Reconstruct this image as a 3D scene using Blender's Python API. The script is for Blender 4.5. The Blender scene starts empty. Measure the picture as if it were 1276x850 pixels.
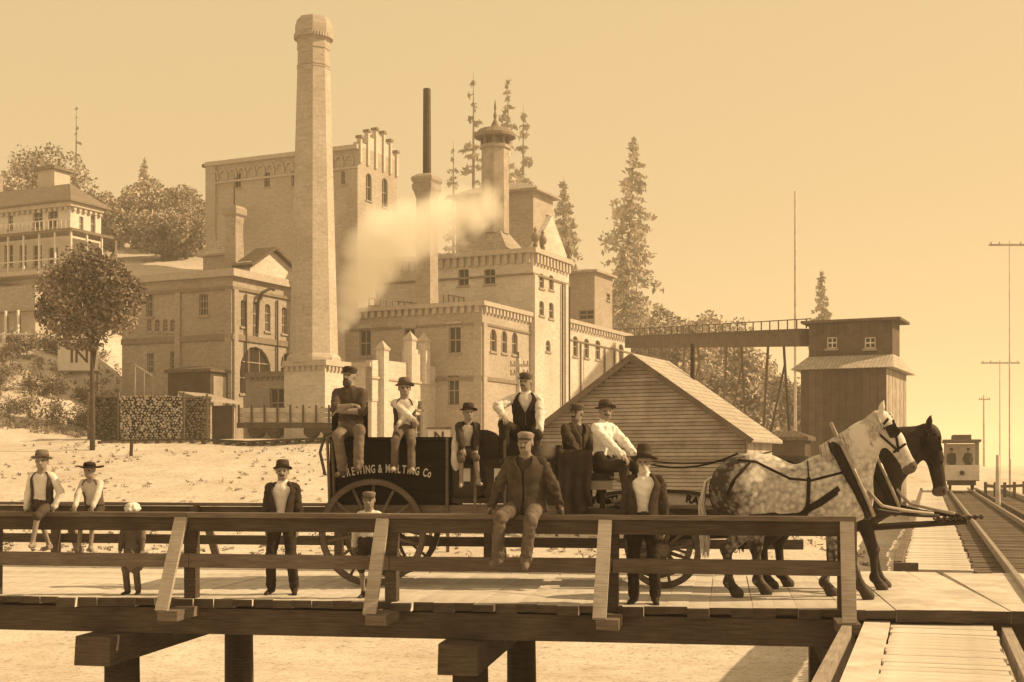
import bpy, math, random
import numpy as np
from mathutils import Vector, Matrix, noise

# ------------------------------------------------------------------ camera, sky, sun, exposure
F, HX, HY, CH = 1650.0, 638.0, 578.0, 1.6          # focal length in photo pixels, horizon point, eye height
sc = bpy.context.scene
col = sc.collection
cam = bpy.data.cameras.new('camera'); camo = bpy.data.objects.new('camera', cam); col.objects.link(camo)
camo.location = (0, 0, CH); camo.rotation_euler = (math.radians(90), 0, 0)
cam.sensor_width = 36.0; cam.lens = 36.0 * F / 1276.0
cam.shift_y = (HY - 425.0) / 1276.0
cam.clip_start = 0.2; cam.clip_end = 6000
sc.camera = camo
SUN_AZ, SUN_EL = 4.0, 37.0       # sun to the right, a little behind the bridge
SUN_COL = (1.0, 0.72, 0.375)
wd = bpy.data.worlds.new('World'); sc.world = wd; wd.use_nodes = True
nt = wd.node_tree; nt.nodes.clear()
sky = nt.nodes.new('ShaderNodeTexSky'); sky.sky_type = 'NISHITA'; sky.sun_disc = False
sky.sun_elevation = math.radians(SUN_EL); sky.sun_rotation = math.radians(90 - SUN_AZ)
sky.air_density = 1.0; sky.dust_density = 3.5; sky.ozone_density = 1.0
bw = nt.nodes.new('ShaderNodeRGBToBW')
tin = nt.nodes.new('ShaderNodeMix'); tin.data_type = 'RGBA'; tin.blend_type = 'MULTIPLY'; tin.inputs[0].default_value = 1.0
tin.inputs[7].default_value = (1.22, 0.88, 0.45, 1)
bg = nt.nodes.new('ShaderNodeBackground'); bg.inputs[1].default_value = 0.105
wo = nt.nodes.new('ShaderNodeOutputWorld')
pw = nt.nodes.new('ShaderNodeMath'); pw.operation = 'POWER'; pw.inputs[1].default_value = 0.10     # the plate's overexposed, even sky
ml = nt.nodes.new('ShaderNodeMath'); ml.operation = 'MULTIPLY'; ml.inputs[1].default_value = 4.15
nt.links.new(sky.outputs[0], bw.inputs[0]); nt.links.new(bw.outputs[0], pw.inputs[0]); nt.links.new(pw.outputs[0], ml.inputs[0]); nt.links.new(ml.outputs[0], tin.inputs[6])
nt.links.new(tin.outputs[2], bg.inputs[0]); nt.links.new(bg.outputs[0], wo.inputs[0])
sl = bpy.data.lights.new('sun', 'SUN'); sl.energy = 5.0; sl.angle = math.radians(0.6); sl.color = SUN_COL
so = bpy.data.objects.new('sun', sl); col.objects.link(so)
e, a = math.radians(SUN_EL), math.radians(SUN_AZ)
sd = Vector((math.cos(e) * math.cos(a), math.cos(e) * math.sin(a), math.sin(e)))   # towards the sun
so.rotation_euler = (-sd).to_track_quat('-Z', 'Y').to_euler(); so.location = sd * 60
vs = sc.view_settings; vs.view_transform = 'Standard'; vs.look = 'None'; vs.exposure = 0.35; vs.gamma = 1.0
vs.use_curve_mapping = False
sc.cycles.use_denoising = True
sc.cycles.max_bounces = 14; sc.cycles.volume_bounces = 12; sc.cycles.diffuse_bounces = 4; sc.cycles.glossy_bounces = 3; sc.cycles.transparent_max_bounces = 8
sc.cycles.volume_step_rate = 1.0

# ------------------------------------------------------------------ helpers
rnd = random.Random(7)
def at(px, py, d):
    return Vector(((px - HX) / F * d, d, CH + (HY - py) / F * d))
def ss(a, b, x):
    t = min(1.0, max(0.0, (x - a) / (b - a))); return t * t * (3 - 2 * t)
def sep(v):
    q = max(0.0, min(1.0, v)) ** 0.45
    t = (1.0, 0.66 + 0.34 * q, 0.46 + 0.54 * q)
    l = 0.3 * t[0] + 0.59 * t[1] + 0.11 * t[2]
    return tuple(min(1.0, v * c / l) for c in t) + (1,)
MC = {}
def mat(kind, v, rough=0.85, var=0.25, scale=6.0, bump=0.15, spec=0.25):
    """procedural sepia material: kind is plain / wood / brick / dirt / cloth / glass / metal / dapple / plank / shingle / leaf"""
    key = (kind, v, rough, var, scale, bump)
    if key in MC: return MC[key]
    m = bpy.data.materials.new('%s_%03d' % (kind, int(v * 1000))); m.use_nodes = True
    n = m.node_tree; L = n.links.new
    b = n.nodes['Principled BSDF']; b.inputs['Roughness'].default_value = rough
    b.inputs['Specular IOR Level'].default_value = spec if v > .2 or rough < .5 else .12
    def nd(t): return n.nodes.new(t)
    tc = nd('ShaderNodeTexCoord')
    oi = nd('ShaderNodeObjectInfo')
    vec = tc.outputs['UV'] if kind in ('wood', 'brick', 'shingle', 'plank') else tc.outputs['Object']
    mp = nd('ShaderNodeMapping'); L(vec, mp.inputs[0])
    no = nd('ShaderNodeTexNoise'); no.inputs['Scale'].default_value = scale; no.inputs['Detail'].default_value = 6
    no.inputs['Roughness'].default_value = 0.65
    L(mp.outputs[0], no.inputs[0])
    if kind in ('wood',):
        mp.inputs['Scale'].default_value = (1.0, 14.0, 1.0)
    fac = no.outputs[0]
    cr = nd('ShaderNodeValToRGB')
    lo, hi = sep(v * (1 - var)), sep(min(1.0, v * (1 + var)))
    cr.color_ramp.elements[0].position = 0.30; cr.color_ramp.elements[0].color = lo
    cr.color_ramp.elements[1].position = 0.70; cr.color_ramp.elements[1].color = hi
    L(fac, cr.inputs[0]); out = cr.outputs[0]; hgt = fac
    def mul(c, val_socket, amt):
        mx = nd('ShaderNodeMix'); mx.data_type = 'RGBA'; mx.blend_type = 'MULTIPLY'; mx.inputs[0].default_value = amt
        L(c, mx.inputs[6]); L(val_socket, mx.inputs[7]); return mx.outputs[2]
    if kind in ('brick', 'shingle'):
        bt = nd('ShaderNodeTexBrick'); L(tc.outputs['UV'], bt.inputs[0])
        bt.inputs['Scale'].default_value = 1.0
        if kind == 'brick':
            bt.inputs['Brick Width'].default_value = 0.46; bt.inputs['Row Height'].default_value = 0.16; bt.inputs['Mortar Size'].default_value = 0.016
            bt.inputs['Color1'].default_value = (0.62, 0.62, 0.62, 1); bt.inputs['Color2'].default_value = (1, 1, 1, 1); bt.inputs['Mortar'].default_value = (0.85, 0.85, 0.85, 1)
        else:
            bt.inputs['Brick Width'].default_value = 0.3; bt.inputs['Row Height'].default_value = 0.22; bt.inputs['Mortar Size'].default_value = 0.02
            bt.inputs['Color1'].default_value = (0.75, 0.75, 0.75, 1); bt.inputs['Color2'].default_value = (1, 1, 1, 1); bt.inputs['Mortar'].default_value = (0.4, 0.4, 0.4, 1)
        out = mul(out, bt.outputs[0], 0.8 if kind == 'shingle' else 0.5); hgt = bt.outputs[0]
        n2 = nd('ShaderNodeTexNoise'); n2.inputs['Scale'].default_value = 0.25; n2.inputs['Detail'].default_value = 5; L(tc.outputs['UV'], n2.inputs[0])
        c2 = nd('ShaderNodeValToRGB'); c2.color_ramp.elements[0].position = 0.3; c2.color_ramp.elements[0].color = (0.8, 0.77, 0.74, 1); c2.color_ramp.elements[1].position = 0.65
        L(n2.outputs[0], c2.inputs[0]); out = mul(out, c2.outputs[0], 1.0)
    if kind in ('wood', 'plank'):
        c2 = nd('ShaderNodeValToRGB'); c2.color_ramp.elements[0].color = (0.68, 0.66, 0.64, 1) if kind == 'wood' else (0.88, 0.87, 0.86, 1)
        L(oi.outputs['Random'], c2.inputs[0]); out = mul(out, c2.outputs[0], 1.0)
        n2 = nd('ShaderNodeTexNoise'); n2.inputs['Scale'].default_value = 1.7; n2.inputs['Detail'].default_value = 4; L(tc.outputs['UV'], n2.inputs[0])
        c3 = nd('ShaderNodeValToRGB'); c3.color_ramp.elements[0].position = 0.35; c3.color_ramp.elements[0].color = (0.72, 0.7, 0.68, 1); c3.color_ramp.elements[1].position = 0.6
        L(n2.outputs[0], c3.inputs[0]); out = mul(out, c3.outputs[0], 0.9)
    if kind == 'dirt':
        for s_, lo_, p0, p1 in ((0.22, 0.90, 0.35, 0.6), (1.6, 0.90, 0.3, 0.55), (14.0, 0.55, 0.30, 0.46), (5.0, 0.62, 0.28, 0.44)):
            n2 = nd('ShaderNodeTexNoise'); n2.inputs['Scale'].default_value = s_; n2.inputs['Detail'].default_value = 7; L(tc.outputs['Object'], n2.inputs[0])
            c2 = nd('ShaderNodeValToRGB'); c2.color_ramp.elements[0].position = p0; c2.color_ramp.elements[0].color = (lo_, lo_ * 0.96, lo_ * 0.92, 1); c2.color_ramp.elements[1].position = p1
            L(n2.outputs[0], c2.inputs[0]); out = mul(out, c2.outputs[0], 1.0)
    if kind == 'dapple':
        vo = nd('ShaderNodeTexVoronoi'); vo.inputs['Scale'].default_value = 15; L(tc.outputs['Object'], vo.inputs[0])
        sx = nd('ShaderNodeSeparateXYZ'); L(tc.outputs['Object'], sx.inputs[0])
        def mth(op, p, q):
            m_ = nd('ShaderNodeMath'); m_.operation = op
            for i, w in enumerate((p, q)):
                if isinstance(w, (int, float)): m_.inputs[i].default_value = w
                else: L(w, m_.inputs[i])
            return m_.outputs[0]
        # dark hindquarters and legs, pale dappled flank
        h = mth('MULTIPLY', mth('SUBTRACT', -0.42, sx.outputs[0]), 2.6)
        lg = mth('MULTIPLY', mth('SUBTRACT', 0.86, sx.outputs[2]), 3.0)
        low = nd('ShaderNodeTexNoise'); low.inputs['Scale'].default_value = 3.2; low.inputs['Detail'].default_value = 4; L(tc.outputs['Object'], low.inputs[0])
        dk = mth('MAXIMUM', mth('MINIMUM', mth('MAXIMUM', h, 0), 1), mth('MINIMUM', mth('MAXIMUM', lg, 0), 1))
        dk = mth('MULTIPLY', dk, mth('ADD', mth('MULTIPLY', low.outputs[0], 0.9), 0.42))
        # head and neck stay pale
        nk = mth('MINIMUM', mth('MAXIMUM', mth('MULTIPLY', mth('SUBTRACT', sx.outputs[2], 1.66), 6.0), 0), 1)
        n3 = nd('ShaderNodeTexNoise'); n3.inputs['Scale'].default_value = 22; n3.inputs['Detail'].default_value = 3; L(tc.outputs['Object'], n3.inputs[0])
        spot = mth('MULTIPLY', mth('MULTIPLY', mth('SUBTRACT', mth('ADD', mth('MULTIPLY', vo.outputs[0], 0.8), mth('ADD', mth('MULTIPLY', n3.outputs[0], 0.9), mth('MULTIPLY', low.outputs[0], 0.8))), 0.95), 1.1), mth('SUBTRACT', 1, nk))
        tot = mth('MINIMUM', mth('MAXIMUM', mth('ADD', mth('MULTIPLY', dk, 0.95), mth('MULTIPLY', mth('MAXIMUM', spot, 0), mth('ADD', 0.35, mth('MULTIPLY', low.outputs[0], 0.9)))), 0), 1)
        c2 = nd('ShaderNodeValToRGB'); c2.color_ramp.elements[0].color = sep(v); c2.color_ramp.elements[1].color = sep(v * 0.07)
        L(tot, c2.inputs[0]); out = c2.outputs[0]
    if kind == 'leaf':
        at_ = nd('ShaderNodeAttribute'); at_.attribute_name = 'tone'
        out = mul(out, at_.outputs['Color'], 1.0)
        b.inputs['Subsurface Weight'].default_value = 0.0
    L(out, b.inputs['Base Color'])
    if bump > 0:
        bp = nd('ShaderNodeBump'); bp.inputs['Strength'].default_value = bump; bp.inputs['Distance'].default_value = 0.02
        L(hgt, bp.inputs['Height']); L(bp.outputs[0], b.inputs['Normal'])
    if kind == 'metal': b.inputs['Metallic'].default_value = 0.5
    MC[key] = m
    return m

def tag(o, label=None, cat=None, group=None, kind=None):
    if label: o['label'] = label
    if cat: o['category'] = cat
    if group: o['group'] = group
    if kind: o['kind'] = kind
    return o
def thing(name, label, cat, loc=(0, 0, 0), rz=0.0, group=None):
    o = bpy.data.objects.new(name, None); col.objects.link(o); o.empty_display_size = 0.2
    o.location = loc; o.rotation_euler = (0, 0, rz)
    return tag(o, label, cat, group)

class MB:
    def __init__(s): s.v = []; s.f = []; s.mi = []
    def add(s, vs_, fs, m=0):
        k = len(s.v); s.v.extend(tuple(p) for p in vs_)
        for f in fs: s.f.append(tuple(i + k for i in f)); s.mi.append(m)
        return s
    def box(s, x0, x1, y0, y1, z0, z1, m=0, j=0.0):
        p = [(x, y, z) for z in (z0, z1) for y in (y0, y1) for x in (x0, x1)]
        if j: p = [tuple(c + rnd.uniform(-j, j) for c in q) for q in p]
        return s.add(p, [(0, 2, 3, 1), (4, 5, 7, 6), (0, 1, 5, 4), (2, 6, 7, 3), (0, 4, 6, 2), (1, 3, 7, 5)], m)
    def beam(s, p, q, w, h, up=(0, 0, 1), m=0):
        p, q = Vector(p), Vector(q); d = (q - p).normalized(); up = Vector(up)
        sx = d.cross(up)
        if sx.length < 1e-4: sx = d.cross(Vector((1, 0, 0)))
        sx.normalize(); uz = sx.cross(d)
        c = [(-w / 2, -h / 2), (w / 2, -h / 2), (w / 2, h / 2), (-w / 2, h / 2)]
        vs_ = [e_ + sx * a_ + uz * b_ for e_ in (p, q) for a_, b_ in c]
        return s.add(vs_, [(3, 2, 1, 0), (4, 5, 6, 7), (0, 1, 5, 4), (1, 2, 6, 5), (2, 3, 7, 6), (3, 0, 4, 7)], m)
    def tube(s, pts, r, n=8, m=0, cap=True):
        pts = [Vector(p) for p in pts]; r = r if isinstance(r, (list, tuple)) else [r] * len(pts)
        k = len(s.v); prev = None
        for i, p in enumerate(pts):
            d = (pts[min(i + 1, len(pts) - 1)] - pts[max(i - 1, 0)]).normalized()
            a_ = d.cross(Vector((0, 0, 1))) if prev is None else prev - d * prev.dot(d)
            if a_.length < 1e-3: a_ = d.cross(Vector((1, 0, 0)))
            a_.normalize(); prev = a_; b_ = d.cross(a_)
            for j in range(n):
                t = 2 * math.pi * j / n
                s.v.append(tuple(p + (a_ * math.cos(t) + b_ * math.sin(t)) * r[i]))
        for i in range(len(pts) - 1):
            for j in range(n):
                s.f.append((k + i * n + j, k + i * n + (j + 1) % n, k + (i + 1) * n + (j + 1) % n, k + (i + 1) * n + j)); s.mi.append(m)
        if cap:
            s.f.append(tuple(k + j for j in range(n))[::-1]); s.mi.append(m)
            s.f.append(tuple(k + (len(pts) - 1) * n + j for j in range(n))); s.mi.append(m)
        return s
    def lathe(s, prof, n=16, M=None, m=0, sx=1.0, sy=1.0, ph=0.0):
        k = len(s.v)
        for r, z in prof:
            for j in range(n):
                t = 2 * math.pi * j / n + ph; p = Vector((r * math.cos(t) * sx, r * math.sin(t) * sy, z))
                s.v.append(tuple(M @ p if M else p))
        for i in range(len(prof) - 1):
            for j in range(n):
                s.f.append((k + i * n + j, k + i * n + (j + 1) % n, k + (i + 1) * n + (j + 1) % n, k + (i + 1) * n + j)); s.mi.append(m)
        s.f.append(tuple(k + j for j in range(n))[::-1]); s.mi.append(m)
        s.f.append(tuple(k + (len(prof) - 1) * n + j for j in range(n))); s.mi.append(m)
        return s
    def prism(s, poly, off, m=0):
        """poly: 3-D points in order, off: extrusion vector"""
        n = len(poly); off = Vector(off); P = [Vector(p) for p in poly]
        return s.add(P + [p + off for p in P], [tuple(range(n)), tuple(range(2 * n - 1, n - 1, -1))] + [(i, i + n, (i + 1) % n + n, (i + 1) % n) for i in range(n)], m)
    def mesh(s, name, mats, smooth=False):
        me = bpy.data.meshes.new(name); me.from_pydata(s.v, [], s.f)
        mats = mats if isinstance(mats, (list, tuple)) else [mats]
        for q in mats: me.materials.append(q)
        if len(mats) > 1: me.polygons.foreach_set('material_index', s.mi)
        import bmesh
        bm = bmesh.new(); bm.from_mesh(me); bmesh.ops.recalc_face_normals(bm, faces=bm.faces); bm.to_mesh(me); bm.free()
        if smooth: me.shade_smooth()
        # UVs in metres
        uvl = me.uv_layers.new(name='UVMap')
        for p in me.polygons:
            nrm = p.normal
            if abs(nrm.z) < 0.75:
                t = Vector((-nrm.y, nrm.x, 0)); t = t.normalized() if t.length > 1e-5 else Vector((1, 0, 0))
                up = Vector((0, 0, 1)) if abs(nrm.z) < 0.2 else nrm.cross(t)
            else: t, up = Vector((1, 0, 0)), Vector((0, 1, 0))
            for li in p.loop_indices:
                c = me.vertices[me.loops[li].vertex_index].co
                uvl.data[li].uv = (c.dot(t), c.dot(up))
        return me
    def build(s, name, mats, parent=None, smooth=False, loc=None, rz=None):
        o = bpy.data.objects.new(name, s.mesh(name, mats, smooth)); col.objects.link(o)
        if parent: o.parent = parent
        if loc is not None: o.location = loc
        if rz is not None: o.rotation_euler = (0, 0, rz)
        return o
def link(name, me, parent, loc=(0, 0, 0), rot=(0, 0, 0), scale=None):
    o = bpy.data.objects.new(name, me); col.objects.link(o); o.parent = parent; o.location = loc; o.rotation_euler = rot
    if scale: o.scale = scale
    return o
def text_mesh(body, size, thick=0.006, bold=0.0):
    cu = bpy.data.curves.new('txt', 'FONT'); cu.body = body; cu.size = size; cu.extrude = thick; cu.offset = bold
    cu.align_x = 'CENTER'; cu.resolution_u = 3
    to = bpy.data.objects.new('txt', cu); col.objects.link(to)
    dg = bpy.context.evaluated_depsgraph_get(); me = bpy.data.meshes.new_from_object(to.evaluated_get(dg))
    bpy.data.objects.remove(to); me.name = 'lettering'
    return me

# ---- implicit-surface modeller (surface nets) for bodies
def sdf_mesh(prims, vox, mats, name):
    lo = np.full(3, 1e9); hi = np.full(3, -1e9)
    for p in prims:
        if p['t'] == 'c':
            pts = np.array([p['a'], p['b']]); r = max(p['r1'], p['r2'])
            p['lo'], p['hi'] = pts.min(0) - r * 1.05, pts.max(0) + r * 1.05
        else:
            c = np.array(p['c']); r = np.array(p['r']); r = r if p.get('R') is None else np.full(3, r.max())
            p['lo'], p['hi'] = c - r * 1.05, c + r * 1.05
        if p.get('s', 1) > 0: lo = np.minimum(lo, p['lo']); hi = np.maximum(hi, p['hi'])
    lo = lo - 3 * vox; n = np.ceil((hi - lo) / vox).astype(int) + 4
    D = np.full(n, 1.0); Dr = np.full(n, 1.0); Mi = np.zeros(n, np.int16)
    ax = [lo[i] + np.arange(n[i]) * vox for i in range(3)]
    for p in prims:
        k = p.get('k', 0.02); mg = max(k, 0.0) + 2.5 * vox + p.get('w', 0)
        i0 = np.maximum(((p['lo'] - mg - lo) / vox).astype(int), 0); i1 = np.minimum(((p['hi'] + mg - lo) / vox).astype(int) + 2, n)
        sl_ = tuple(slice(i0[i], i1[i]) for i in range(3))
        X = ax[0][sl_[0]][:, None, None]; Y = ax[1][sl_[1]][None, :, None]; Z = ax[2][sl_[2]][None, None, :]
        if p['t'] == 'c':
            a_, b_ = np.array(p['a'], float), np.array(p['b'], float); ys = p.get('ys', 1.0)
            ba = b_ - a_; ba[1] /= ys
            px_, py_, pz_ = X - a_[0], (Y - a_[1]) / ys, Z - a_[2]
            t = np.clip((px_ * ba[0] + py_ * ba[1] + pz_ * ba[2]) / max(ba @ ba, 1e-9), 0, 1)
            d = np.sqrt((px_ - t * ba[0]) ** 2 + (py_ - t * ba[1]) ** 2 + (pz_ - t * ba[2]) ** 2) - (p['r1'] + (p['r2'] - p['r1']) * t)
            d = d * min(1.0, (1 + ys) / 2)
        else:
            c = p['c']; qx, qy, qz = X - c[0], Y - c[1], Z - c[2]
            R = p.get('R')
            if R is not None:   # rows of R are the local axes
                qx, qy, qz = (R[0][0] * qx + R[0][1] * qy + R[0][2] * qz, R[1][0] * qx + R[1][1] * qy + R[1][2] * qz, R[2][0] * qx + R[2][1] * qy + R[2][2] * qz)
            r = p['r']
            k0 = np.sqrt((qx / r[0]) ** 2 + (qy / r[1]) ** 2 + (qz / r[2]) ** 2)
            k1 = np.sqrt((qx / r[0] ** 2) ** 2 + (qy / r[1] ** 2) ** 2 + (qz / r[2] ** 2) ** 2)
            d = np.where(k1 > 1e-6, k0 * (k0 - 1.0) / np.maximum(k1, 1e-6), -min(r))
        w = p.get('w', 0)
        if w:      # cloth folds
            s0 = p.get('seed', 0.0)
            if p.get('wf'):
                f = p['wf']; d = d + w * (np.sin(f * (Z + 0.45 * X) + 2.1 * np.sin(11 * X + s0) + s0) * np.sin(f * 0.5 * (X - 0.6 * Z) + 1.7 * s0) + 0.7 * np.sin(f * 0.6 * (X + 0.7 * Y)))
            elif p['t'] == 'c':
                L_ = math.sqrt(max(ba @ ba, 1e-6)); ex = np.cross(ba / L_, (0.3, 0.2, 0.93)); ex /= np.linalg.norm(ex); ey = np.cross(ba / L_, ex)
                th = np.arctan2(px_ * ey[0] + py_ * ey[1] + pz_ * ey[2], px_ * ex[0] + py_ * ex[1] + pz_ * ex[2])
                wt = 0.35 + 0.9 * np.abs(2 * t - 1) ** 1.5
                d = d + w * wt * (0.6 * np.sin(t * L_ * 82 + 2.4 * np.cos(th + s0) + s0 * 3) + 0.5 * np.sin(t * L_ * 47 - 3 * np.sin(th * 2 + s0)) + 0.35 * np.sin(3 * th + 9 * t))
            else:
                th = np.arctan2(qy, qx); zr = qz / r[2]
                d = d + w * (0.5 * np.sin(7 * th + 3 * zr + s0) + 0.45 * np.sin(qz * 70 + 2.5 * np.cos(2 * th + s0)) * np.clip(1.1 - zr, 0, 1.5))
        cur = D[sl_]
        if p.get('s', 1) > 0:
            h = np.clip(0.5 + 0.5 * (cur - d) / k, 0, 1)
            D[sl_] = cur * (1 - h) + d * h - k * h * (1 - h)
            rw = Dr[sl_]; sel = d - p.get('pr', 0) < rw
            Mi[sl_] = np.where(sel, p['m'], Mi[sl_]); Dr[sl_] = np.where(sel, d - p.get('pr', 0), rw)
        else:
            h = np.clip(0.5 - 0.5 * (cur + d) / k, 0, 1)
            D[sl_] = cur * (1 - h) - d * h + k * h * (1 - h)
    S = D < 0
    c8 = sum(S[i:n[0] - 1 + i, j:n[1] - 1 + j, q:n[2] - 1 + q].astype(np.int8) for i in (0, 1) for j in (0, 1) for q in (0, 1))
    act = (c8 > 0) & (c8 < 8)
    idx = -np.ones(act.shape, np.int64); cells = np.argwhere(act); idx[act] = np.arange(len(cells))
    acc = np.zeros((len(cells), 3)); cnt = np.zeros(len(cells))
    for axn in range(3):
        o1, o2 = [q for q in range(3) if q != axn]
        for i in (0, 1):
            for j in (0, 1):
                off = np.zeros(3, int); off[o1] = i; off[o2] = j
                g = cells + off; g2 = g.copy(); g2[:, axn] += 1
                d0 = D[tuple(g.T)]; d1 = D[tuple(g2.T)]
                x = (d0 < 0) != (d1 < 0)
                t = np.where(x, d0 / np.where(x, d0 - d1, 1), 0)
                pt = off + np.zeros((len(cells), 3)); pt[:, axn] += t
                acc[x] += pt[x]; cnt[x] += 1
    V = lo + (cells + acc / cnt[:, None]) * vox
    vm = Mi[tuple((cells + np.round(acc / cnt[:, None]).astype(int)).T)]
    faces = []
    for axn in range(3):
        o1, o2 = [(1, 2), (2, 0), (0, 1)][axn]
        a_ = [slice(None)] * 3; b_ = [slice(None)] * 3; a_[axn] = slice(0, -1); b_[axn] = slice(1, None)
        x = S[tuple(a_)] != S[tuple(b_)]
        g = np.argwhere(x); g = g[(g[:, o1] > 0) & (g[:, o2] > 0)]
        ins = S[tuple(g.T)]
        def ci(d1, d2):
            q = g.copy(); q[:, o1] -= d1; q[:, o2] -= d2; return idx[tuple(q.T)]
        q = np.stack([ci(1, 1), ci(0, 1), ci(0, 0), ci(1, 0)], 1)
        q[~ins] = q[~ins][:, ::-1]
        faces.append(q)
    Fq = np.concatenate(faces); Fq = Fq[(Fq >= 0).all(1)]
    me = bpy.data.meshes.new(name); me.from_pydata(V.tolist(), [], Fq.tolist())
    for q in mats: me.materials.append(q)
    fm = vm[Fq]; mi = np.where((fm[:, 0] == fm[:, 1]) | (fm[:, 0] == fm[:, 2]), fm[:, 0], fm[:, 1])
    me.polygons.foreach_set('material_index', mi.astype(np.int32).tolist())
    me.shade_smooth(); me.update()
    return me
def Cn(a, b, r1, r2, m, k=0.02, **kw): return dict(t='c', a=tuple(a), b=tuple(b), r1=r1, r2=r2, m=m, k=k, **kw)
def El(c, r, m, k=0.02, **kw): return dict(t='e', c=tuple(c), r=tuple(r), m=m, k=k, **kw)

# ---- foliage: many small leaf quads
def leaf_cloud(name, pts, sizes, parent, tones, base=0.09, seed=0, aspect=0.55, droop=0.0):
    pts = np.asarray(pts, float); nL = len(pts); g = np.random.default_rng(seed)
    d = g.normal(size=(nL, 3)); d[:, 2] -= droop; d /= np.linalg.norm(d, axis=1)[:, None]
    w = g.normal(size=(nL, 3)); w -= d * (w * d).sum(1)[:, None]; w /= np.linalg.norm(w, axis=1)[:, None]
    s = np.asarray(sizes, float).reshape(-1, 1) * g.uniform(0.6, 1.25, (nL, 1))
    V = np.stack([pts - d * s * 0.5, pts + w * s * aspect * 0.5, pts + d * s * 0.5, pts - w * s * aspect * 0.5], 1).reshape(-1, 3)
    Fq = np.arange(nL * 4).reshape(-1, 4)
    me = bpy.data.meshes.new(name); me.from_pydata(V.tolist(), [], Fq.tolist())
    at_ = me.color_attributes.new('tone', 'FLOAT_COLOR', 'CORNER')
    t = np.repeat(np.asarray(tones, float), 4); at_.data.foreach_set('color', np.stack([t, t, t, np.ones_like(t)], 1).ravel().tolist())
    me.materials.append(mat('leaf', base, 0.7, 0.3, 3.0, 0.0)); me.update()
    o = bpy.data.objects.new(name, me); col.objects.link(o); o.parent = parent
    return o
# ------------------------------------------------------------------ terrain
PR = [(-50, -2.6), (28, -2.6), (32, -2.3), (36, -1.6), (40, -1.1), (46, -0.65), (52, -0.1), (58, 0.75), (64, 1.7), (70, 2.55), (75, 2.95), (80, 3.05), (130, 3.3), (165, 7.0), (210, 11.0), (400, 14.0), (3000, 14.0)]
LR = [(-50, 0), (74, 0), (80, 1.2), (86, 3.4), (93, 6.4), (105, 8.6), (118, 12.0), (132, 16.2), (170, 23.0), (230, 30.0), (3000, 30.0)]
RR = [(-50, -2.6), (30, -2.6), (60, -1.6), (90, -0.8), (3000, -0.6)]
def lerp(T, x):
    for (a_, u), (b_, w) in zip(T, T[1:]):
        if x <= b_: return u + (w - u) * max(0, (x - a_)) / (b_ - a_)
    return T[-1][1]
def ground(x, y):
    z = lerp(PR, y); r = lerp(RR, y)
    k = ss(9.0, 15.0, x) * (1 - ss(100, 130, y)) + ss(30, 62, x) * ss(100, 130, y)
    z = z * (1 - k) + r * k
    edge = -22.5 - 8.0 * (1 - ss(95, 125, y))
    hl = lerp(LR, y) * (1 - ss(edge - 3, edge + 8.5 + 12 * ss(110, 150, y), x))
    # far hillside behind the conveyor
    z += hl
    if y > 33 and x > -70: z += 0.16 * noise.noise((x * 0.25, y * 0.25, 0)) + 0.05 * noise.noise((x * 1.1, y * 1.1, 3))
    return z
def axis(parts):
    out = []
    for a_, b_, n in parts: out += list(np.linspace(a_, b_, n, endpoint=False))
    return out + [parts[-1][1]]
xs = axis([(-2600, -200, 10), (-200, -60, 40), (-60, 40, 130), (40, 200, 50), (200, 2600, 10)])
ys = axis([(-60, 15, 8), (15, 95, 130), (95, 240, 80), (240, 2900, 16)])
V = [(x, y, ground(x, y)) for y in ys for x in xs]; nx = len(xs)
Fc = [(j * nx + i, j * nx + i + 1, (j + 1) * nx + i + 1, (j + 1) * nx + i) for j in range(len(ys) - 1) for i in range(nx - 1)]
me = bpy.data.meshes.new('ground'); me.from_pydata(V, [], Fc); me.materials.append(mat('dirt', 0.56, 0.95, 0.12, 0.6, 0.35)); me.shade_smooth()
g_o = bpy.data.objects.new('ground', me); col.objects.link(g_o); tag(g_o, kind='structure')

WD = mat('wood', 0.085, 0.85, 0.4, 3.0, 0.4)        # weathered dark timber
WM = mat('wood', 0.17, 0.85, 0.35, 3.0, 0.4)
WL = mat('wood', 0.42, 0.9, 0.25, 3.0, 0.35)       # pale planks
WDUST = mat('plank', 0.60, 0.95, 0.16, 5.0, 0.3)     # dusty deck

# ------------------------------------------------------------------ timber bridge
YAW = math.radians(-9.1)
OB = Vector((-6.2, 16.1, 0)); EU = Vector((math.cos(YAW), math.sin(YAW), 0)); EW = Vector((-math.sin(YAW), math.cos(YAW), 0))
def bw_(u, w, z=0.0): return OB + EU * u + EW * w + Vector((0, 0, z))
def bu(px, w):          # u along the bridge where the picture column px meets the line w
    k = (px - HX) / F; b0 = OB + EW * w
    return (k * b0.y - b0.x) / (EU.x - k * EU.y)
bridge = thing('timber_bridge', 'plank road bridge on timber piles carrying the wagon and horses', 'bridge', OB, YAW)
DW = 4.75
def ended(b, m=1):
    b.mi[2] = m; return b        # near end: weathered dark end grain, with its shade painted in too
pm = [ended(MB().box(-0.1206, 0.1206, 0, DW, -0.075, 0)).mesh('plank', [WDUST, WD])]
u = -4.2; k = 0
UE = bu(1066, 0.0)
while u < UE:
    w0 = rnd.uniform(-0.05, 0.06) if rnd.random() > 0.12 else rnd.uniform(-0.14, -0.06)
    link('plank', pm[0], bridge, (u, w0, rnd.uniform(-0.004, 0.002)), (0, rnd.uniform(-0.003, 0.003), rnd.uniform(-0.004, 0.004)), (1 + rnd.uniform(-0.008, 0.0), 1, rnd.uniform(0.95, 1.5)))
    u += 0.242
for w in (0.16, 1.7, 3.2, 4.55):
    m_ = MB()
    m_.box(-4.3, UE + 0.02, w - 0.13, w + 0.13, -0.42, -0.118)
    m_.build('stringer', WD, bridge)
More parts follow.
